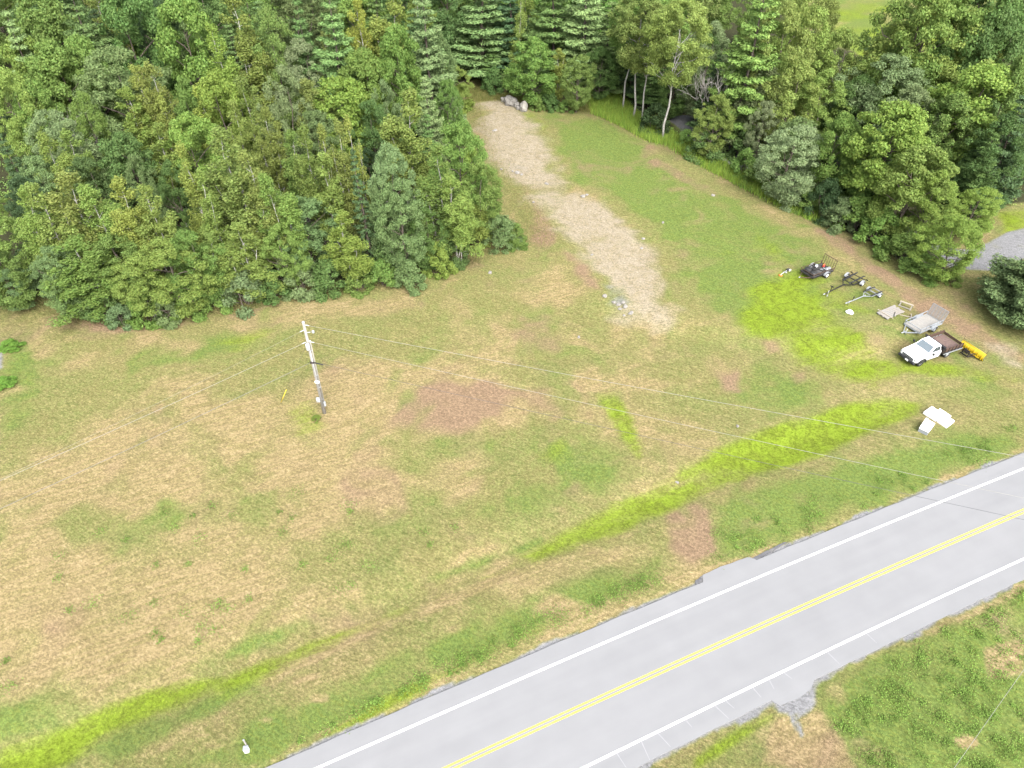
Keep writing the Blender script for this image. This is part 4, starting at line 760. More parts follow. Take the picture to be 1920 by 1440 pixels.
for s in (1, -1):
    P = [(.80, s * .897, 1.30), (.25, s * .80, 1.73), (-.36, s * .805, 1.73), (-.42, s * .905, 1.30)]
    if s < 0: P = P[::-1]
    w = quad3(*P, .012, 'side_window', 'glass_dark', T)
    d = MB(); d.beam((.86, s * 1.022, .55), (.86, s * 1.022, 1.1), .012, .02); d.beam((-.40, s * 1.022, .55), (-.40, s * 1.022, 1.1), .012, .02); d.beam((-.40, s * 1.022, .55), (.86, s * 1.022, .55), .012, .02); d.build('door_seam', 'black_plastic', T)
    MB().box((-.28, s * 1.04, 1.02), (.18, .04, .04), bev=.012).build('door_handle', 'black_plastic', T)
    m = MB(); m.box((.80, s * 1.20, 1.36), (.10, .20, .28), bev=.03); m.beam((.78, s * .98, 1.28), (.80, s * 1.12, 1.32), .04, .05); m.build('mirror', 'black_plastic', T)
    MB().box((2.60, s * .80, .93), (.12, .28, .20), rotm('Z', -s * .25), .03).build('headlight', 'galvanised_pale', T)
    a = MB()   # black wheel arch flare
    V = []
    for i in range(13):
        t = math.pi * i / 12; V.append(Vector((1.75 + .54 * math.cos(t), s * 1.03, .40 + .54 * math.sin(t))))
    a.tube(V, .055, 6); a.build('wheel_arch', 'black_plastic', T)
    f = MB(); F = [(1.75 + .50 * math.cos(math.pi * i / 12), .40 + .50 * math.sin(math.pi * i / 12)) for i in range(13)]
    f.add([(x, s * 1.012, z) for x, z in F] + [(x, s * .8, z) for x, z in F], [tuple(range(13))] + [(i, i + 1, 14 + i, 13 + i) for i in range(12)]); f.build('wheel_well', 'black_plastic', T)
    wheel(T, 1.75, s * .86, .40, .40, .26, s); wheel(T, -1.74, s * .92, .40, .40, .25, s, 'galvanised'); wheel(T, -1.74, s * .62, .40, .40, .25, s, 'galvanised')
    MB().box((-1.74, s * .79, .86), (1.1, .62, .03), bev=.01).build('mud_guard', 'black_plastic', T)
gr = MB().box((2.655, 0, .86), (.07, 1.30, .26), bev=.03).build('grille', 'black_plastic', T)
MB().box((2.70, 0, .87), (.025, 1.28, .05), bev=.01).build('grille_bar', 'galvanised_pale', gr)
MB().box((2.68, 0, .56), (.24, 1.96, .30), bev=.07).build('front_bumper', 'black_plastic', T)
MB().box((2.81, .12, .57), (.02, .34, .16)).build('number_plate', 'white_paint', T)
MB().box((2.30, 0, .36), (.3, 1.3, .16), bev=.04).build('air_dam', 'black_plastic', T)
MB().box((.16, 0, 1.895), (.10, .55, .02), bev=.008).build('roof_marker', 'galvanised_pale', cabin)
for s in (1, -1): MB().beam((2.3, s * .42, .52), (-3.05, s * .42, .58), .09, .17).build('chassis_rail', 'black_steel', T)
MB().cyl((-1.74, -.9, .40), (-1.74, .9, .40), .07).build('rear_axle', 'black_steel', T)
bed = empty('stake_bed', (0, 0, 0)); bed.parent = T
BZ, B0, B1, BW = .98, -.72, -3.32, 1.16
MB().box(((B0 + B1) / 2, 0, BZ - .09), (B0 - B1, BW * 2, .12), bev=.02).build('bed_frame', 'black_steel', bed)
for k in range(9):
    y = -BW + .06 + (2 * BW - .12) * (k + .5) / 9; MB().box(((B0 + B1) / 2, y, BZ + rs.uniform(-.004, .006)), (B0 - B1 - .06, (2 * BW - .12) / 9 - .014, .035)).build('bed_plank', 'bed_board', bed)
h = MB(); h.box((B0 + .02, 0, BZ + .36), (.07, BW * 2 + .06, .80), bev=.02); h.box((B0 + .13, 0, BZ + .74), (.26, BW * 2 + .10, .05), bev=.015); h.build('headboard', 'black_steel', bed)
for s in (1, -1):
    for k, z in enumerate((.12, .27, .42)): MB().box(((B0 + B1) / 2 - .02, s * BW, BZ + z), (B0 - B1 - .08, .03, .125)).build('side_slat', 'rust', bed)
    for k in range(6): x = B0 - .12 - (B0 - B1 - .22) * k / 5; MB().box((x, s * (BW + .035), BZ + .22), (.05, .035, .62)).build('stake', 'black_steel', bed)
    MB().beam((B0 - .02, s * (BW + .05), BZ - .13), (B1, s * (BW + .05), BZ - .13), .05, .10).build('side_rail', 'galvanised', bed)
    MB().box((B1 - .03, s * .95, BZ - .17), (.05, .22, .10), bev=.01).build('tail_light', 'red_plastic', bed)
for k, z in enumerate((.12, .27)): MB().box((B1 + .02, 0, BZ + z), (.03, BW * 2 - .06, .125)).build('tail_slat', 'rust', bed)
MB().box((B1 - .06, 0, .62), (.1, 1.9, .12), bev=.02).build('rear_bumper', 'black_steel', T)

# ------------------------------------------------------------------ snow plow
pa, pb = gp(1798.1, 649.2), gp(1842.4, 678.6); pm = (pa + pb) / 2; ph = math.atan2(pb.y - pa.y, pb.x - pa.x)
PL = empty('snow_plow', (pm.x, pm.y, h1(pm.x, pm.y)), ph, 'yellow snow plow blade with black frame lying behind the truck', 'plow')   # x along the blade; back (+frame) towards -y
HL = 1.33; prof = [(.20 * math.cos(t) - .10 + .0, .38 - .36 * math.sin(t) * 1.0) for t in np.linspace(math.pi / 2, -math.pi / 2, 9)]
prof = [(-.24 * (1 - ((z - .40) / .40) ** 2), z) for z in np.linspace(.03, .80, 9)]
V = []; F = []
for x in (-HL, HL):
    for y, z in prof: V.append((x, y + .12, z))
    for y, z in prof: V.append((x, y + .08, z))
n = 9
for i in range(n - 1): F += [(i, i + 1, 2 * n + i + 1, 2 * n + i), (n + i, 3 * n + i, 3 * n + i + 1, n + i + 1), (i, n + i, n + i + 1, i + 1), (2 * n + i, 2 * n + i + 1, 3 * n + i + 1, 3 * n + i)]
F += [(0, 2 * n, 3 * n, n), (n - 1, 2 * n - 1, 4 * n - 1, 3 * n - 1)]
MB().add(V, F).build('moldboard', 'plow_yellow', PL)
MB().tube([(-HL, .11, .81), (HL, .11, .81)], .045, 8).build('top_roll', 'plow_yellow', PL)
MB().box((0, .10, .06), (2 * HL, .03, .14)).build('cutting_edge', 'black_steel', PL)
for x in (-1.15, -.7, -.24, .24, .7, 1.15):
    MB().loft([[(x - .02, y + .08, z) for y, z in prof] + [(x - .02, -.20, .62), (x - .02, -.24, .2)], [(x + .02, y + .08, z) for y, z in prof] + [(x + .02, -.20, .62), (x + .02, -.24, .2)]]).build('rib', 'plow_yellow', PL)
MB().box((0, -.22, .24), (1.9, .10, .12), bev=.02).build('back_beam', 'plow_yellow', PL)
a = MB()
for s in (1, -1): a.beam((s * .6, -.25, .22), (s * .28, -1.05, .26), .08, .10); 
a.beam((-.45, -1.05, .26), (.45, -1.05, .26), .10, .10); a.build('push_frame', 'black_steel', PL)
for s in (1, -1): MB().cyl((s * .5, -.20, .42), (s * .2, -.85, .40), .05, n=10).build('angle_cylinder', 'black_steel', PL)
m = MB(); m.beam((-.32, -1.05, .2), (-.32, -1.0, .85), .07, .07); m.beam((.32, -1.05, .2), (.32, -1.0, .85), .07, .07); m.beam((-.36, -1.0, .83), (.36, -1.0, .83), .09, .09); m.box((0, -.95, .6), (.34, .24, .28), bev=.03); m.build('lift_tower', 'black_steel', PL)
for s in (1, -1):
    MB().tube([(s * (HL - .02), .1, .8), (s * (HL - .02), .1, 1.35)], .014, 6).build('blade_guide', 'black_steel', PL)
    MB().tube([(s * .45, -.3, .5), (s * .38, -.32, .62), (s * .42, -.2, .80)], .022, 6).build('trip_spring', 'plow_yellow', PL)

# ------------------------------------------------------------------ trailers
def ramp(par, x, wid, hgt_, z, mat, bars, lean=.18, mesh=False):
    R = empty('ramp', (x, 0, z)); R.parent = par; R.rotation_euler = (0, -lean, 0)
    f = MB(); 
    for s in (1, -1): f.beam((0, s * wid / 2, 0), (0, s * wid / 2, hgt_), .05, .05, (1, 0, 0))
    for q in (.025, hgt_ - .025): f.beam((0, -wid / 2, q), (0, wid / 2, q), .05, .05)
    f.build('ramp_frame', mat, R)
    for k in range(bars): y = -wid / 2 + wid * (k + 1) / (bars + 1); MB().beam((0, y, 0), (0, y, hgt_), .035, .035, (1, 0, 0)).build('ramp_bar', mat, R)
    if mesh:
        g = MB()
        for k in range(13): q = hgt_ * (k + 1) / 14; g.beam((.012, -wid / 2, q), (.012, wid / 2, q), .012, .022)
        for k in range(21): y = -wid / 2 + wid * (k + 1) / 22; g.beam((.012, y, 0), (.012, y, hgt_), .012, .012, (1, 0, 0))
        g.build('ramp_mesh', mat, R)
    return R
def fender(par, x, y, wid, rad, mat):
    V = []; n = 9
    for yy in (y - wid / 2, y + wid / 2):
        for r_ in (rad, rad - .02):
            for i in range(n): t = math.pi * (i + .3) / (n - .4); V.append((x + r_ * math.cos(t), yy, .02 + rad * .72 + r_ * math.sin(t) * .85))
    F = []
    for i in range(n - 1): F += [(i, i + 1, 2 * n + i + 1, 2 * n + i), (n + i, 3 * n + i, 3 * n + i + 1, n + i + 1), (i, n + i, n + i + 1, i + 1), (2 * n + i, 2 * n + i + 1, 3 * n + i + 1, 3 * n + i)]
    MB().add(V, F).build('fender', mat, par)
# galvanised utility trailer (empty, ramp up): x towards the hitch
ca, cb = gp(1716.7, 625.9, .45), gp(1761.6, 606.1, .75); hd = math.atan2(ca.y - cb.y, ca.x - cb.x)
ctr = gp(1731, 606.5, .5); GT = empty('utility_trailer', (ctr.x, ctr.y, h1(ctr.x, ctr.y)), hd, 'galvanised utility trailer with plank floor and raised mesh ramp', 'trailer', None)
L2, W2, Z = 1.75, .93, .52
f = MB()
for s in (1, -1): f.beam((-L2, s * W2, Z - .06), (L2, s * W2, Z - .06), .06, .14)
for x in (-L2, -.9, 0, .9, L2): f.beam((x, -W2, Z - .07), (x, W2, Z - .07), .06, .10)
f.build('frame', 'galvanised_pale', GT)
for k in range(9): y = -W2 + .04 + (2 * W2 - .08) * (k + .5) / 9; MB().box((0, y, Z + rs.uniform(0, .006)), (2 * L2 - .08, (2 * W2 - .08) / 9 - .012, .035)).build('floor_plank', 'trailer_wood', GT)
for s in (1, -1):
    MB().beam((-L2, s * W2, Z + .40), (L2, s * W2, Z + .40), .06, .06).build('side_rail', 'galvanised_pale', GT)
    for x in (-L2 + .03, -.9, 0, .9, L2 - .03): MB().beam((x, s * W2, Z), (x, s * W2, Z + .38), .05, .05, (1, 0, 0)).build('rail_post', 'galvanised_pale', GT)
    MB().box((-.5, s * W2, Z + .2), (1.2, .02, .30)).build('side_panel', 'galvanised_pale', GT)
    wheel(GT, -.35, s * (W2 + .16), .33, .33, .2, s, 'galvanised_pale'); fender(GT, -.35, s * (W2 + .16), .26, .44, 'galvanised_pale')
    MB().cyl((-.35, 0, .33), (-.35, s * (W2 + .1), .33), .035, n=8).build('axle', 'galvanised', GT)
MB().beam((L2, -W2, Z + .40), (L2, W2, Z + .40), .06, .06).build('front_rail', 'galvanised_pale', GT)
t = MB()
for s in (1, -1): t.beam((L2 - .1, s * W2 * .85, Z - .10), (L2 + 1.15, s * .05, Z - .10), .07, .10)
t.beam((L2 + .9, 0, Z - .06), (L2 + 1.45, 0, Z - .06), .09, .08); t.build('tongue', 'galvanised_pale', GT)
MB().box((L2 + 1.48, 0, Z - .02), (.2, .12, .10), bev=.03).build('coupler', 'galvanised', GT)
j = MB(); j.cyl((L2 + 1.0, .12, .06), (L2 + 1.0, .12, Z + .35), .03, n=8); j.box((L2 + 1.0, .12, .04), (.16, .16, .08)); j.build('jack', 'galvanised', GT)
ramp(GT, -L2 - .04, 2 * W2 - .06, 1.35, Z - .02, 'galvanised_pale', 4, .22, True)

# loaded black trailer with a rusty ramp
ctr = gp(1533, 503.5, .75); ca, cb = gp(1521.2, 518.2, .7), gp(1563.2, 503.3, .7); hd = math.atan2(ca.y - cb.y, ca.x - cb.x)
UT = empty('loaded_trailer', (ctr.x, ctr.y, h1(ctr.x, ctr.y)), hd, 'black open trailer with brown bar ramp loaded with tyres and junk', 'trailer', None)
L2, W2, Z = 1.62, .92, .50
f = MB()
for s in (1, -1): f.beam((-L2, s * W2, Z - .06), (L2, s * W2, Z - .06), .06, .12)
for x in (-L2, -.8, 0, .8, L2): f.beam((x, -W2, Z - .07), (x, W2, Z - .07), .06, .09)
f.build('frame', 'black_steel', UT)
for k in range(8): y = -W2 + .04 + (2 * W2 - .08) * (k + .5) / 8; MB().box((0, y, Z), (2 * L2 - .08, (2 * W2 - .08) / 8 - .015, .035)).build('floor_plank', 'dark_wood', UT)
for s in (1, -1):
    MB().beam((-L2, s * W2, Z + .34), (L2, s * W2, Z + .34), .05, .05).build('side_rail', 'rust', UT)
    for x in (-L2 + .03, -.55, .55, L2 - .03): MB().beam((x, s * W2, Z), (x, s * W2, Z + .32), .04, .04, (1, 0, 0)).build('rail_post', 'rust', UT)
    wheel(UT, -.45, s * (W2 + .16), .34, .34, .2, s, 'freezer_white'); fender(UT, -.45, s * (W2 + .16), .24, .46, 'galvanised')
    MB().cyl((-.45, 0, .34), (-.45, s * (W2 + .1), .34), .035, n=8).build('axle', 'black_steel', UT)
MB().beam((L2, -W2, Z + .34), (L2, W2, Z + .34), .05, .05).build('front_rail', 'rust', UT)
t = MB()
for s in (1, -1): t.beam((L2 - .1, s * W2 * .8, Z - .10), (L2 + 1.0, s * .05, Z - .12), .06, .09)
t.build('tongue', 'rust', UT); MB().box((L2 + 1.06, 0, Z - .08), (.22, .1, .1), bev=.03).build('coupler', 'galvanised', UT)
ramp(UT, -L2 - .04, 2 * W2 - .04, 1.25, Z - .02, 'rust', 5, .12)
def on_trailer(o_, x, y, z): return o_.matrix_basis @ Vector((x, y, z))
bpy.context.view_layer.update()
def load(name, x, y, z, label, cat, rz=0): 
    p = on_trailer(UT, x, y, z); return empty(name, p, hd + rz, label, cat)
TZ = Z + .02
def lump(name, x, y, size, mat, label, cat, seed, z=TZ):
    r = np.random.RandomState(seed); root = load(name, x, y, z, label, cat, r.uniform(-.3, .3)); m = MB(); n, k = 14, 7; rings = []
    for i in range(k):
        t = math.pi * i / (k - 1); rr = max(.04, math.sin(t) ** .6); rings.append([(size[0] / 2 * rr * math.copysign(abs(math.cos(6.283 * j / n)) ** .6, math.cos(6.283 * j / n)) * r.uniform(.85, 1.1), size[1] / 2 * rr * math.copysign(abs(math.sin(6.283 * j / n)) ** .6, math.sin(6.283 * j / n)) * r.uniform(.85, 1.1), size[2] * (.5 - .5 * math.cos(t)) * (1 if i < k - 2 else r.uniform(.92, 1.05))) for j in range(n)])
    m.loft(rings); o_ = m.build('sack', mat, root); n2 = MB(); n2.tube([(0, 0, size[2] * .92), (.03, .02, size[2] * 1.06)], [.05, .02], 6); n2.build('tied_neck', mat, root)
lump('rubbish_sack', 1.2, .5, (.75, .7, .45), 'black_plastic', 'bulging black rubbish sack at the front rail of the loaded trailer', 'sack', 3)
lump('rubbish_sack', 1.15, -.35, (.8, .8, .5), 'black_plastic', 'slumped black rubbish sack beside the tyre on the trailer', 'sack', 4)
lump('tarp_bundle', .4, .52, (.9, .6, .4), 'dark_wood', 'folded dark grey tarpaulin bundle on the loaded trailer', 'tarpaulin', 5)
def tyre(x, y, z, rad, label, tilt, rim=None):
    root = load('spare_tyre', x, y, z, label, 'tyre'); root.rotation_euler[0] = tilt; w_ = .1; MB().lathe([(rad * .58, -w_), (rad * .9, -w_), (rad, -w_ * .6), (rad, w_ * .6), (rad * .9, w_), (rad * .58, w_), (rad * .58, -w_)], 20).build('tread', 'rubber', root)
    if rim: MB().lathe([(rad * .6, -w_ * .7), (rad * .56, w_ * .8), (rad * .3, w_ * .4), (.02, w_ * .5)], 18).build('rim', rim, root)
tyre(.62, -.05, TZ + .40, .34, 'bare black tyre lying on the junk in the trailer', .25)
tyre(-.05, .5, TZ + .32, .36, 'tyre on a pale rim in the middle of the loaded trailer', .15, 'galvanised_pale')
tyre(-.62, .35, TZ + .12, .38, 'tyre with white rim lying flat towards the trailer ramp', 0, 'freezer_white')
c = load('plastic_crate', .35, -.55, TZ, 'open dark plastic crate by the near rail of the loaded trailer', 'crate', .15); k = MB()
for a_, s_ in (((0, 0, .02), (.6, .42, .04)), ((.28, 0, .17), (.04, .42, .30)), ((-.28, 0, .17), (.04, .42, .30)), ((0, .19, .17), (.52, .04, .30)), ((0, -.19, .17), (.52, .04, .30))): k.box(a_, s_)
k.build('crate_body', 'dark_wood', c); MB().box((0, 0, .12), (.50, .32, .14), bev=.04).build('scrap', 'galvanised', c)
c = load('fuel_can', -1.15, -.15, TZ, 'red plastic fuel can near the ramp of the loaded trailer', 'can', .4); MB().box((0, 0, .17), (.36, .22, .34), bev=.05).build('can_body', 'red_plastic', c); MB().tube([(-.1, 0, .33), (-.06, 0, .42), (.08, 0, .42), (.12, 0, .33)], .022, 6).build('handle', 'red_plastic', c); MB().cyl((.14, 0, .33), (.2, 0, .44), .025, n=8).build('spout', 'guard_yellow', c)
c = load('white_bucket', -.35, -.5, TZ, 'white bucket with grey lid on the loaded trailer', 'bucket'); MB().lathe([(.001, 0), (.13, 0), (.16, .36), (.15, .36)], 16).build('bucket_body', 'freezer_white', c); MB().lathe([(.165, .34), (.165, .375), (.001, .38)], 16).build('lid', 'galvanised_pale', c)
c = load('steel_drum', -.95, .62, TZ, 'grey steel drum lying by the far rail of the trailer', 'drum'); c.rotation_euler[1] = math.pi / 2; c.location.z += .22; MB().lathe([(.001, -.3), (.2, -.3), (.215, -.28), (.2, -.1), (.212, -.09), (.2, .1), (.212, .11), (.2, .28), (.215, .3), (.001, .29)], 18).build('drum_body', 'galvanised', c); MB().cyl((.1, 0, .29), (.1, 0, .31), .03, n=8).build('bung', 'black_steel', c)

# black boat trailer
hi = gp(1544.9, 552.1, .4); re = gp(1612, 515.5, .65); hd = math.atan2(hi.y - re.y, hi.x - re.x); BT = empty('boat_trailer', (re.x, re.y, h1(re.x, re.y)), hd, 'empty black boat trailer with two carpeted bunks', 'trailer', None); LL = (hi - re).length
t = MB(); t.beam((LL, 0, .42), (2.6, 0, .40), .09, .09)
for s in (1, -1): t.beam((2.9, 0, .40), (1.9, s * .72, .42), .08, .09); t.beam((1.95, s * .72, .42), (0, s * .72, .42), .08, .09)
t.build('frame', 'black_steel', BT)
for x in (2.0, 1.1, .15): MB().beam((x, -.78, .47), (x, .78, .47), .07, .07).build('cross_member', 'black_steel', BT)
for s in (1, -1):
    MB().beam((-.25, s * .46, .66), (2.45, s * .40, .64), .14, .07).build('bunk', 'black_plastic', BT)
    for x in (.15, 1.1, 2.0): MB().beam((x, s * .45, .46), (x, s * .45, .64), .05, .05, (1, 0, 0)).build('bunk_post', 'black_steel', BT)
    wheel(BT, .75, s * 1.0, .30, .30, .18, s, 'freezer_white'); fender(BT, .75, s * 1.0, .25, .42, 'galvanised')
    MB().beam((.05, s * .85, .50), (-.02, s * 1.12, .50), .06, .1).build('light_bracket', 'black_steel', BT)
w = MB(); w.beam((LL - 1.1, 0, .4), (LL - 1.15, 0, 1.0), .07, .07, (1, 0, 0)); w.box((LL - 1.2, 0, .95), (.22, .14, .14), bev=.03); w.beam((LL - 1.15, -.2, 1.02), (LL - 1.15, .2, 1.02), .08, .08); w.build('winch_post', 'black_steel', BT)
MB().box((LL - .02, 0, .46), (.28, .11, .11), bev=.03).build('coupler', 'galvanised', BT)
j = MB(); j.cyl((LL - .55, .12, .12), (LL - .55, .12, .78), .03, n=8); j.lathe([(.001, 0), (.1, 0), (.11, .03), (.1, .06), (.001, .06)], 14, (LL - .55, .15, .11), rotm('X', math.pi / 2)); j.build('jack_wheel', 'galvanised', BT)
MB().cyl((.75, -.95, .3), (.75, .95, .3), .035, n=8).build('axle', 'black_steel', BT)
# small galvanised trailer
hi = gp(1586.2, 569.0, .35); re = gp(1646, 542.5, .5); hd = math.atan2(hi.y - re.y, hi.x - re.x); JT = empty('small_boat_trailer', (re.x, re.y, h1(re.x, re.y)), hd, 'small galvanised trailer with two black bunks beside the boat trailer', 'trailer', None); LL = (hi - re).length
t = MB(); t.beam((LL, 0, .40), (1.9, 0, .38), .08, .08)
for s in (1, -1): t.beam((2.3, 0, .38), (1.5, s * .52, .40), .06, .07); t.beam((1.53, s * .52, .40), (-.05, s * .52, .40), .06, .07)
t.build('frame', 'galvanised_pale', JT)
for x in (1.5, .75, .0): MB().beam((x, -.52, .385), (x, .52, .385), .06, .06).build('cross_member', 'galvanised_pale', JT)
for s in (1, -1):
    MB().beam((-.1, s * .50, .50), (1.75, s * .48, .50), .12, .06).build('bunk', 'black_plastic', JT)
    for x in (.05, 1.5): MB().beam((x, s * .5, .40), (x, s * .5, .49), .05, .05, (1, 0, 0)).build('bunk_post', 'galvanised_pale', JT)
    wheel(JT, .45, s * .74, .24, .24, .15, s, 'freezer_white'); fender(JT, .45, s * .74, .22, .34, 'galvanised_pale')
w = MB(); w.beam((LL - 1.0, 0, .4), (LL - 1.05, 0, .85), .05, .05, (1, 0, 0)); w.box((LL - 1.1, 0, .8), (.18, .12, .14), bev=.03); w.build('winch_post', 'black_steel', JT)
MB().box((LL - .02, 0, .43), (.24, .1, .1), bev=.03).build('coupler', 'galvanised', JT); MB().cyl((.45, -.7, .24), (.45, .7, .24), .03, n=8).build('axle', 'galvanised', JT)
MB().cyl((LL - .4, .09, .02), (LL - .4, .09, .6), .025, n=8).build('jack', 'galvanised', JT)

# ------------------------------------------------------------------ dock section, bench, loose things on the grass
c0, c1, c2 = gp(1642.4, 586.4, .15), gp(1663.4, 598.9, .15), gp(1675.9, 572.6, .15); u = c2 - c0; v = c1 - c0; ux = math.atan2(u.y, u.x); Lx, Ly = u.length, v.length
cc = c0 + u / 2 + v / 2; DK = empty('dock_section', (cc.x, cc.y, h1(cc.x, cc.y)), ux, 'weathered grey wooden dock section lying flat on the grass', 'dock', None)
for k in range(6):
    y = -Ly / 2 + Ly * (k + .5) / 6; MB().box((rs.uniform(-.12, .12), y, .17 + rs.uniform(-.005, .01)), (Lx * rs.uniform(.95, 1.04), Ly / 6 - .03, .04), rotm('Z', rs.uniform(-.012, .012))).build('plank', 'weathered_wood', DK)
for x in (-Lx * .42, 0, Lx * .42): MB().box((x, 0, .075), (.09, Ly * .96, .15)).build('joist', 'weathered_wood', DK)
o_ = empty('loose_board', DK.matrix_basis @ Vector((0, 0, 0)), 0); bpy.data.objects.remove(o_)
bpy.context.view_layer.update()
q = DK.matrix_basis @ Vector((-Lx * .30, 0, .19)); LB = empty('loose_board', q, ux + math.radians(92), 'pale loose board laid across the wooden dock section', 'board'); MB().box((0, 0, .045), (Ly * 1.35, .11, .05), bev=.008).build('board', 'pale_wood', LB); MB().box((Ly * .5, 0, .078), (.10, .09, .015)).build('end_cleat', 'weathered_wood', LB)
q = DK.matrix_basis @ Vector((-Lx * .02, -Ly * .36, .19)); LB = empty('black_pipe', q, ux + math.radians(30), 'short black pipe lying on the wooden dock section', 'pipe'); MB().cyl((-.38, 0, .035), (.38, 0, .035), .035, n=10).build('pipe', 'black_plastic', LB); MB().cyl((.36, 0, .035), (.42, 0, .035), .045, n=10).build('coupling', 'black_plastic', LB)
a1, a2 = gp(1688.5, 563.5, .45), gp(1711.5, 575.5, .45); am = (a1 + a2) / 2; BN = empty('wooden_frame', (am.x, am.y, h1(am.x, am.y)), math.atan2(a2.y - a1.y, a2.x - a1.x), 'wooden trestle with a pale top beam behind the dock section', 'trestle'); BL = (a2 - a1).length
MB().box((0, 0, .50), (BL, .20, .08), bev=.01).build('top_beam', 'pale_wood', BN); MB().box((-.05, -.38, .16), (BL * .9, .09, .07)).build('foot_rail', 'weathered_wood', BN)
for x in (-BL * .42, BL * .42):
    for s in (1, -1): MB().beam((x, 0, .46), (x + .02, s * .38, 0), .06, .09, (1, 0, 0)).build('leg', 'weathered_wood', BN)
b0 = gp(1699, 592, .1); LB = empty('board_pair', b0, ux - .9, 'two short boards nailed in a corner beside the dock section', 'boards'); MB().box((0, 0, .05), (1.25, .10, .06)).build('board', 'pale_wood', LB); MB().box((.52, .32, .05), (.10, .62, .055)).build('board', 'pale_wood', LB)
def rock(name, px, py, size, mat, label, cat, seed, group=None, z=0):
    p = gp(px, py); r = np.random.RandomState(seed); o = empty(name, (p.x, p.y, p.z), r.uniform(0, 6.28), label, cat, group); m = MB(); ph_ = r.uniform(0, 6, 6); n, k = 14, 8; V = []
    def rad(d): return 1 + .16 * math.sin(2.3 * d.x * 2 + ph_[0]) + .14 * math.sin(3.1 * d.y + 2 * d.z + ph_[1]) + .08 * math.sin(6 * d.z + 4 * d.x + ph_[2])
    rings = []
    for i in range(k):
        t = math.pi * (i + .15) / (k - .7); ring_ = []
        for j in range(n):
            d = Vector((math.sin(t) * math.cos(6.283 * j / n), math.sin(t) * math.sin(6.283 * j / n), math.cos(t))); q_ = d * rad(d); q_ = Vector([math.copysign(abs(e) ** .85, e) for e in q_]); ring_.append((q_.x * size[0] / 2, q_.y * size[1] / 2, max(-.1, q_.z * size[2] / 2 + size[2] * .32)))
        rings.append(ring_)
    m.loft(rings); me = m.mesh(name); me.materials.append(MATS[mat]); bpy.data.objects.remove(o); o = link(name, me); o.location = p; o.rotation_euler = (0, 0, r.uniform(0, 6.28)); return tag(o, label, cat, group)
for i, (px, py, s, lb) in enumerate([(944, 190, (1.1, .9, .9), 'small pale boulder left of the big grey one at track end'), (957, 197, (2.1, 1.7, 1.8), 'largest grey boulder in the row at the end of the track'), (968, 200, (1.2, 1.0, 1.0), 'grey boulder wedged beside the largest boulder'), (972, 205, (.9, .8, .7), 'smallest grey boulder in front of the boulder row'), (982, 207, (1.6, 1.5, 1.6), 'pale rounded boulder in front of the bright maple')]): rock('boulder', px, py, s, 'stone_pale' if i in (0, 4) else 'stone', lb, 'boulder', 100 + i)
rock('white_stone', 1592.3, 586.5, (.8, .6, .35), 'freezer_white', 'smooth white stone in the grass in front of the dock section', 'stone', 120)
sl = [(1093, 369, .75, .3), (1100, 366, .5, .2), (1134, 556, .6, .3), (1151, 568, .5, .25), (1160, 572, .55, .25), (1168, 568, .5, .25), (1172, 576, .6, .3), (1162, 580, .5, .2), (1183, 588, .6, .25), (970, 325, .8, .35), (978, 328, .5, .2), (961, 322, .4, .2), (1025, 345, .6, .2), (928, 245, .8, .2), (1206, 448, .5, .15), (1203, 466, .4, .15), (1243, 418, .35, .2), (1110, 478, .35, .15), (1000, 380, .4, .2), (940, 318, .5, .2), (1170, 592, .35, .15), (1085, 633, .35, .2), (919, 512, .5, .25), (1337, 367, .5, .25), (1383, 800, .3, .2), (1270, 905, .3, .12)]
for i, (px, py, s, h_) in enumerate(sl): rock('stone', px, py, (s, s * .75, h_), 'stone_pale', ('pale stone in the loose heap where the sandy track ends' if 1125 < px < 1190 and py > 550 else 'pale stone on the green lawn beside the sandy track' if px > 1230 else 'pale stone in the dry lawn below the sandy bank' if py > 500 else 'pale stone lying on the bare sandy track'), 'stone', 200 + i, 'stones, ' + ('heap' if 1125 < px < 1190 and py > 550 else 'green lawn' if px > 1230 else 'dry lawn' if py > 500 else 'sandy track'))
# white foam dock floats and a chest lying on the grass
def slab(name, pts, z0, hh, mat, label, cat, group=None):
    P = [gp(px, py, z0 + hh) for px, py in pts]; c = sum(P, Vector()) / len(P); o = empty(name, (c.x, c.y, h1(c.x, c.y)), 0, label, cat, group); V = []
    for zz, k in ((z0, .985), (z0 + .03, 1.0), (z0 + hh - .03, 1.0), (z0 + hh, .985)): V.append([((p.x - c.x) * k, (p.y - c.y) * k, zz) for p in P])
    MB().loft(V).build('block', mat, o); return o, [Vector((p.x - c.x, p.y - c.y, z0 + hh)) for p in P]
zf = lambda x, y: (1660 + x / 9.6, 740 + y / 9.6)
for nm, pts, lb, hh in [('foam_block', [(690, 312), (830, 222), (1055, 345), (930, 452)], 'white foam dock float nearest the chest in the white stack', .26), ('foam_block', [(940, 300), (972, 255), (1192, 375), (1150, 418)], 'narrow white foam float at the back of the white stack', .20), ('foam_block', [(945, 460), (1068, 352), (1250, 470), (1115, 572)], 'white foam dock float at the road end of the white stack', .24)]:
    o, P = slab(nm, [zf(*p) for p in pts], 0.0, hh, 'foam_white', lb, 'foam float')
    c2_ = MB(); a_, b_ = P[0] * .9, P[1] * .9; c2_.beam((a_.x, a_.y, hh + .004), (b_.x, b_.y, hh + .004), .04, .008); c2_.build('strap', 'galvanised_pale', o)
o, P = slab('chest', [zf(*p) for p in [(722, 440), (888, 528), (778, 676), (612, 598)]], 0.0, .42, 'galvanised_pale', 'white lidded chest lying on the grass before the foam floats', 'chest')
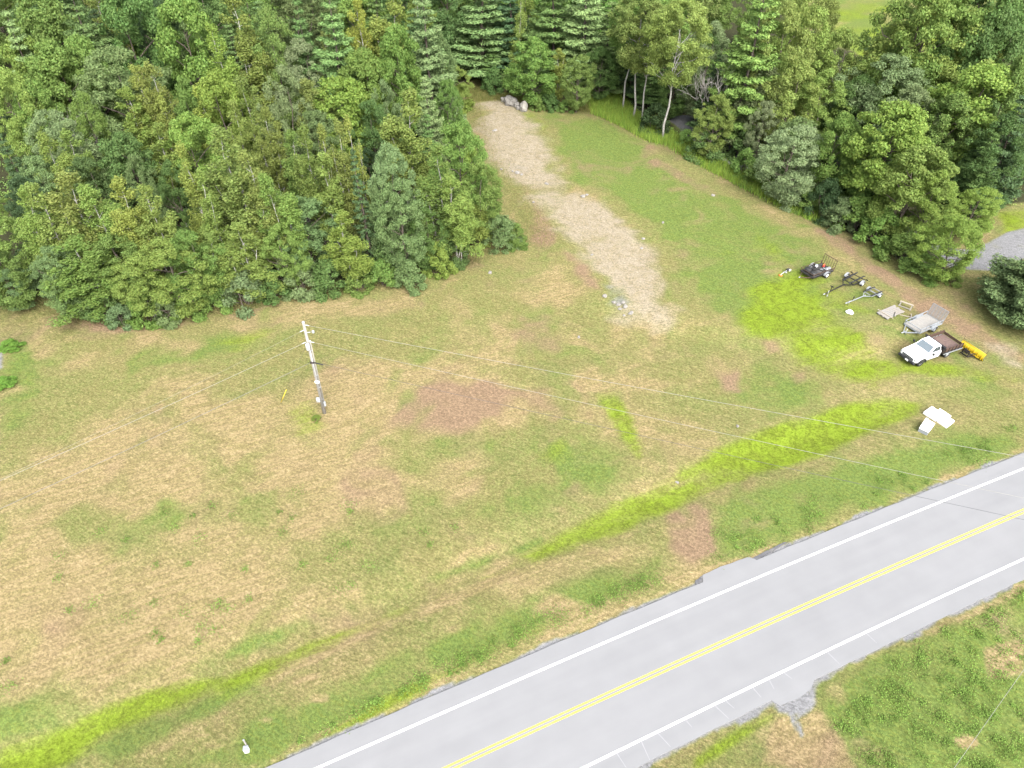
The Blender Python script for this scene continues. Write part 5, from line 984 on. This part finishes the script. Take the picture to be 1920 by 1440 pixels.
P = [p * 1.03 for p in P]; MB().loft([[(p.x, p.y, .40) for p in P], [(p.x, p.y, .47) for p in P], [(p.x * .97, p.y * .97, .485) for p in P]]).build('lid', 'freezer_white', o)
for f_, g_ in ((.25, .12), (.3, .62)):
    q = P[0].lerp(P[1], f_).lerp(P[3].lerp(P[2], f_), g_); MB().box((q.x, q.y, .492), (.16, .07, .012), rotm('Z', .5)).build('sticker', 'grey_mark', o)
MB().tube([P[0] + Vector((0, .02, .05)), P[0].lerp(P[1], .2) + Vector((0, .03, .10)), P[0].lerp(P[1], .3) + Vector((0, .02, .05))], .02, 6).build('handle', 'freezer_white', o)
# grass trimmer on the lawn
a_, b_ = gp(1463, 517), gp(1477, 508); TM = empty('grass_trimmer', (a_.x, a_.y, a_.z), math.atan2(b_.y - a_.y, b_.x - a_.x), 'orange and white garden trimmer lying on the grass by the loaded trailer', 'trimmer'); ln = (b_ - a_).length
MB().tube([(0, 0, .12), (ln * .5, .03, .14), (ln * .9, 0, .2)], .022, 6).build('shaft', 'freezer_white', TM); MB().lathe([(.02, .12), (.2, .10), (.22, .05), (.2, .05)], 14, (0, 0, .0)).build('guard', 'orange_plastic', TM)
MB().box((ln, 0, .2), (.42, .30, .30), bev=.08).build('engine', 'black_plastic', TM); MB().box((ln + .08, -.2, .18), (.30, .16, .24), bev=.06).build('fuel_tank', 'freezer_white', TM); MB().tube([(ln * .5, -.18, .16), (ln * .5, 0, .3), (ln * .5, .18, .16)], .02, 6).build('handle', 'galvanised', TM); MB().lathe([(.001, 0), (.13, 0), (.14, .05), (.13, .1), (.001, .1)], 14, (ln * .62, -.1, .08)).build('line_spool', 'galvanised', TM)

# ------------------------------------------------------------------ utility pole, wires, guy, roadside post
pb = gp(608.6, 774.4); PH = 10.2; ra = math.radians(0)
UP = empty('utility_pole', (pb.x, pb.y, pb.z), 0, 'weathered grey wooden utility pole with electric meter and conduit', 'utility pole')
MB().tube([(0, 0, -.4), (0, 0, PH * .5), (0, 0, PH)], [.165, .14, .115], 14).build('shaft', 'pole_wood', UP)
MB().lathe([(.125, PH - .02), (.125, PH + .03), (.001, PH + .06)], 14).build('cap', 'galvanised', UP)
MB().tube([(.22, -.05, .9), (.22, -.05, 8.05), (.19, -.06, 8.2)], .05, 8).build('conduit', 'pvc', UP)
MB().lathe([(.001, .10), (.06, .09), (.085, .0), (.07, -.08), (.001, -.08)], 12, (.21, -.07, 8.28)).build('weatherhead', 'insulator', UP)
MB().tube([(.06, -.15, 1.0), (.06, -.15, 7.6)], .035, 6).build('ground_pipe', 'galvanised', UP)
for z in (1.8, 3.2, 4.6, 6.0, 7.3): MB().box((.14, -.08, z), (.22, .10, .04)).build('conduit_strap', 'galvanised', UP)
m_ = MB(); m_.box((-.24, -.14, 1.75), (.34, .20, .50), bev=.04); m_.build('meter_box', 'meter_grey', UP); MB().lathe([(.001, .14), (.10, .12), (.15, .04), (.155, -.02)], 16, (-.24, -.24, 1.85), rotm('X', math.pi / 2)).build('meter_dial', 'insulator', UP)
MB().box((.26, -.12, 1.25), (.16, .16, .52), bev=.02).build('switch_box', 'meter_grey', UP)
MB().box((.05, -.20, 3.9), (.40, .14, .26), bev=.05).build('light_fitting', 'freezer_white', UP)
m_ = MB(); m_.lathe([(.001, .0), (.16, .0), (.18, .06), (.18, .55), (.15, .62), (.001, .64)], 16, (.0, -.28, 7.55)); tr_ = m_.build('cutout_housing', 'insulator', UP); MB().box((0, -.14, 7.85), (.08, .16, .30)).build('bracket', 'galvanised', tr_)
def disc_string(p, d, n, mat='insulator'):
    m2 = MB(); d = Vector(d).normalized(); R = d.to_track_quat('Z', 'Y').to_matrix()
    for k in range(n): m2.lathe([(.018, -.04), (.05, -.03), (.045, .0), (.018, .01), (.018, .05)], 10, Vector(p) + d * (.1 + .075 * k), R)
    m2.tube([Vector(p), Vector(p) + d * (.12 + .075 * n)], .014, 6); return m2
def wire(name, label, pts_w, sag, rad, mat, n=40, group=None):
    a, b = Vector(pts_w[0]), Vector(pts_w[1]); P = []
    for i in range(n + 1):
        t = i / n; p = a.lerp(b, t); p.z -= 4 * sag * t * (1 - t); P.append(p)
    o = MB().tube(P, rad, 5).build(name, mat); return tag(o, label, 'cable', group)
def far(px, py, z, start, ext): # a wire passing over a picture point at height z, carried on past the frame
    q = at(px, py, z); d = Vector((q[0], q[1], z)) - start; return start + d * ext
def disc_(p, e): disc_string(Vector(p) - Vector(UP.location), Vector(e) - Vector(p), 4).build('insulator', 'insulator', UP)
top = pb.z
s1 = Vector((pb.x + .10, pb.y - .05, top + 9.95)); e1 = far(1920, 853, 8.9, s1, 1.45); disc_(s1, e1); wire('power_line', 'pale overhead wire from pole top crossing above the road past the foam floats', (s1, e1), .25, .013, 'wire_pale')
s2 = Vector((pb.x + .22, pb.y - .10, top + 8.25)); e2 = far(1920, 929.5, 7.2, s2, 1.45); disc_(s2, e2); wire('power_line', 'overhead wire from the weatherhead of the pole crossing the road', (s2, e2), .25, .012, 'wire_pale')
s3 = Vector((pb.x + .15, pb.y - .05, top + 6.0)); e3 = far(1920, 971, 5.4, s3, 1.45); wire('telephone_cable', 'dark lower cable from mid pole crossing the road', (s3, e3), .2, .014, 'wire_dark')
s4 = Vector((pb.x - .12, pb.y - .06, top + 8.2)); e4 = far(0, 897, 7.6, s4, 1.5); disc_(s4, e4); wire('power_line', 'pale overhead wire from the pole across the dry lawn', (s4, e4), .2, .013, 'wire_pale')
s5 = Vector((pb.x - .12, pb.y - .06, top + 6.0)); e5 = far(0, 950, 5.4, s5, 1.5); wire('telephone_cable', 'grey lower cable from mid pole across the dry lawn', (s5, e5), .2, .015, 'wire_mid')
s6 = Vector((pb.x - .08, pb.y, top + 9.4)); e6 = far(0, 893, 8.4, s6, 1.5); disc_(s6, e6); wire('thin_wire', 'faint thin wire from the upper left insulator of the pole', (s6, e6), .25, .006, 'wire_pale')
MB().cyl((.12, -.08, 6.0), (.95, -.30, 5.93), .055, n=8).build('cable_splice', 'black_plastic', UP); MB().box((.0, -.17, 6.05), (.36, .12, .16), bev=.02).build('cable_clamp', 'black_steel', UP)
for p, d in (((.1, -.03, 9.15), (.9, .15, .05)),): disc_string(p, d, 3).build('side_insulator', 'insulator', UP)
sb = MB(); sb.box((.62, .02, 9.2), (.20, .16, .26), bev=.04); sb.build('camera_unit', 'meter_grey', UP)
q = at(1855, 1348, 7.5); w0, w1 = at(1920, 1255, 7.5), at(1790, 1440, 7.5); dd = (w1 - w0); wire('service_cable', 'thin grey cable hanging over the green field across the road', (Vector((*(w0 - dd * 2.2), 8.2)), Vector((*(w1 + dd * 1.2), 7.2))), .15, .010, 'wire_pale')
ga = gp(526.5, 754); gtop = Vector((pb.x - .1, pb.y, top + 8.0)); dg = (gtop - ga).normalized()
GW = empty('guy_wire', (ga.x, ga.y, ga.z), 0, 'thin guy wire with yellow guard anchored in the dry grass', 'guy wire'); MB().tube([(0, 0, 0), gtop - ga], .006, 5).build('strand', 'wire_dark', GW); MB().tube([Vector((0, 0, -.05)), dg * 2.1], .03, 8).build('guard', 'guard_yellow', GW)
p0 = gp(462, 1394); b0 = gp(463, 1412)
RP = empty('roadside_pedestal', (b0.x, b0.y, b0.z), .15, 'white utility pedestal with a slim marker post on the road verge', 'pedestal')
MB().box((0, .12, .20), (.28, .26, .44), bev=.03).build('cabinet', 'freezer_white', RP); MB().box((0, .12, .435), (.31, .29, .05), bev=.015).build('lid', 'galvanised_pale', RP); MB().box((0, .34, .50), (.09, .06, 1.0), bev=.01).build('post', 'weathered_wood', RP); MB().box((0, .335, 1.02), (.11, .08, .06), bev=.01).build('post_cap', 'galvanised_pale', RP); MB().box((.09, -.018, .25), (.03, .02, .06)).build('latch', 'black_steel', RP)

# ------------------------------------------------------------------ labels: say which one, by its size and by the tree it stands next to
_tr = [o for o in COL.objects if o.get('category') in ('tree', 'shrub') and o.get('group')]
_short = {}
for o in _tr: _short[o.name] = o['group'].split(', ')[-1]
_xy = np.array([(o.location.x, o.location.y) for o in _tr]); _by = {}
for i, o in enumerate(_tr): _by.setdefault(o['label'], []).append(i)
for lab, idx in _by.items():
    if len(idx) < 2: continue
    hs_ = sorted(_tr[i].scale[2] for i in idx)
    for i in idx:
        d = np.hypot(*(_xy - _xy[i]).T); nb = next((j for j in np.argsort(d) if _short[_tr[j].name] != _short[_tr[i].name]), None)
        rk = hs_.index(_tr[i].scale[2]) / max(1, len(hs_) - 1); size = 'taller ' if rk > .7 else ('low ' if rk < .3 else '')
        n2 = _short[_tr[nb].name].split(); n2 = ' '.join(n2[:-2] + n2[-1:]) if len(n2) > 3 else ' '.join(n2)
        new = size + lab + ', next to ' + n2
        w_ = new.split()
        if len(w_) > 16:
            new = size + _short[_tr[i].name] + ' next to ' + n2 + ', ' + _tr[i]['group'].split(', ')[0]; w_ = new.split()
        _tr[i]['label'] = ' '.join(w_[:16])
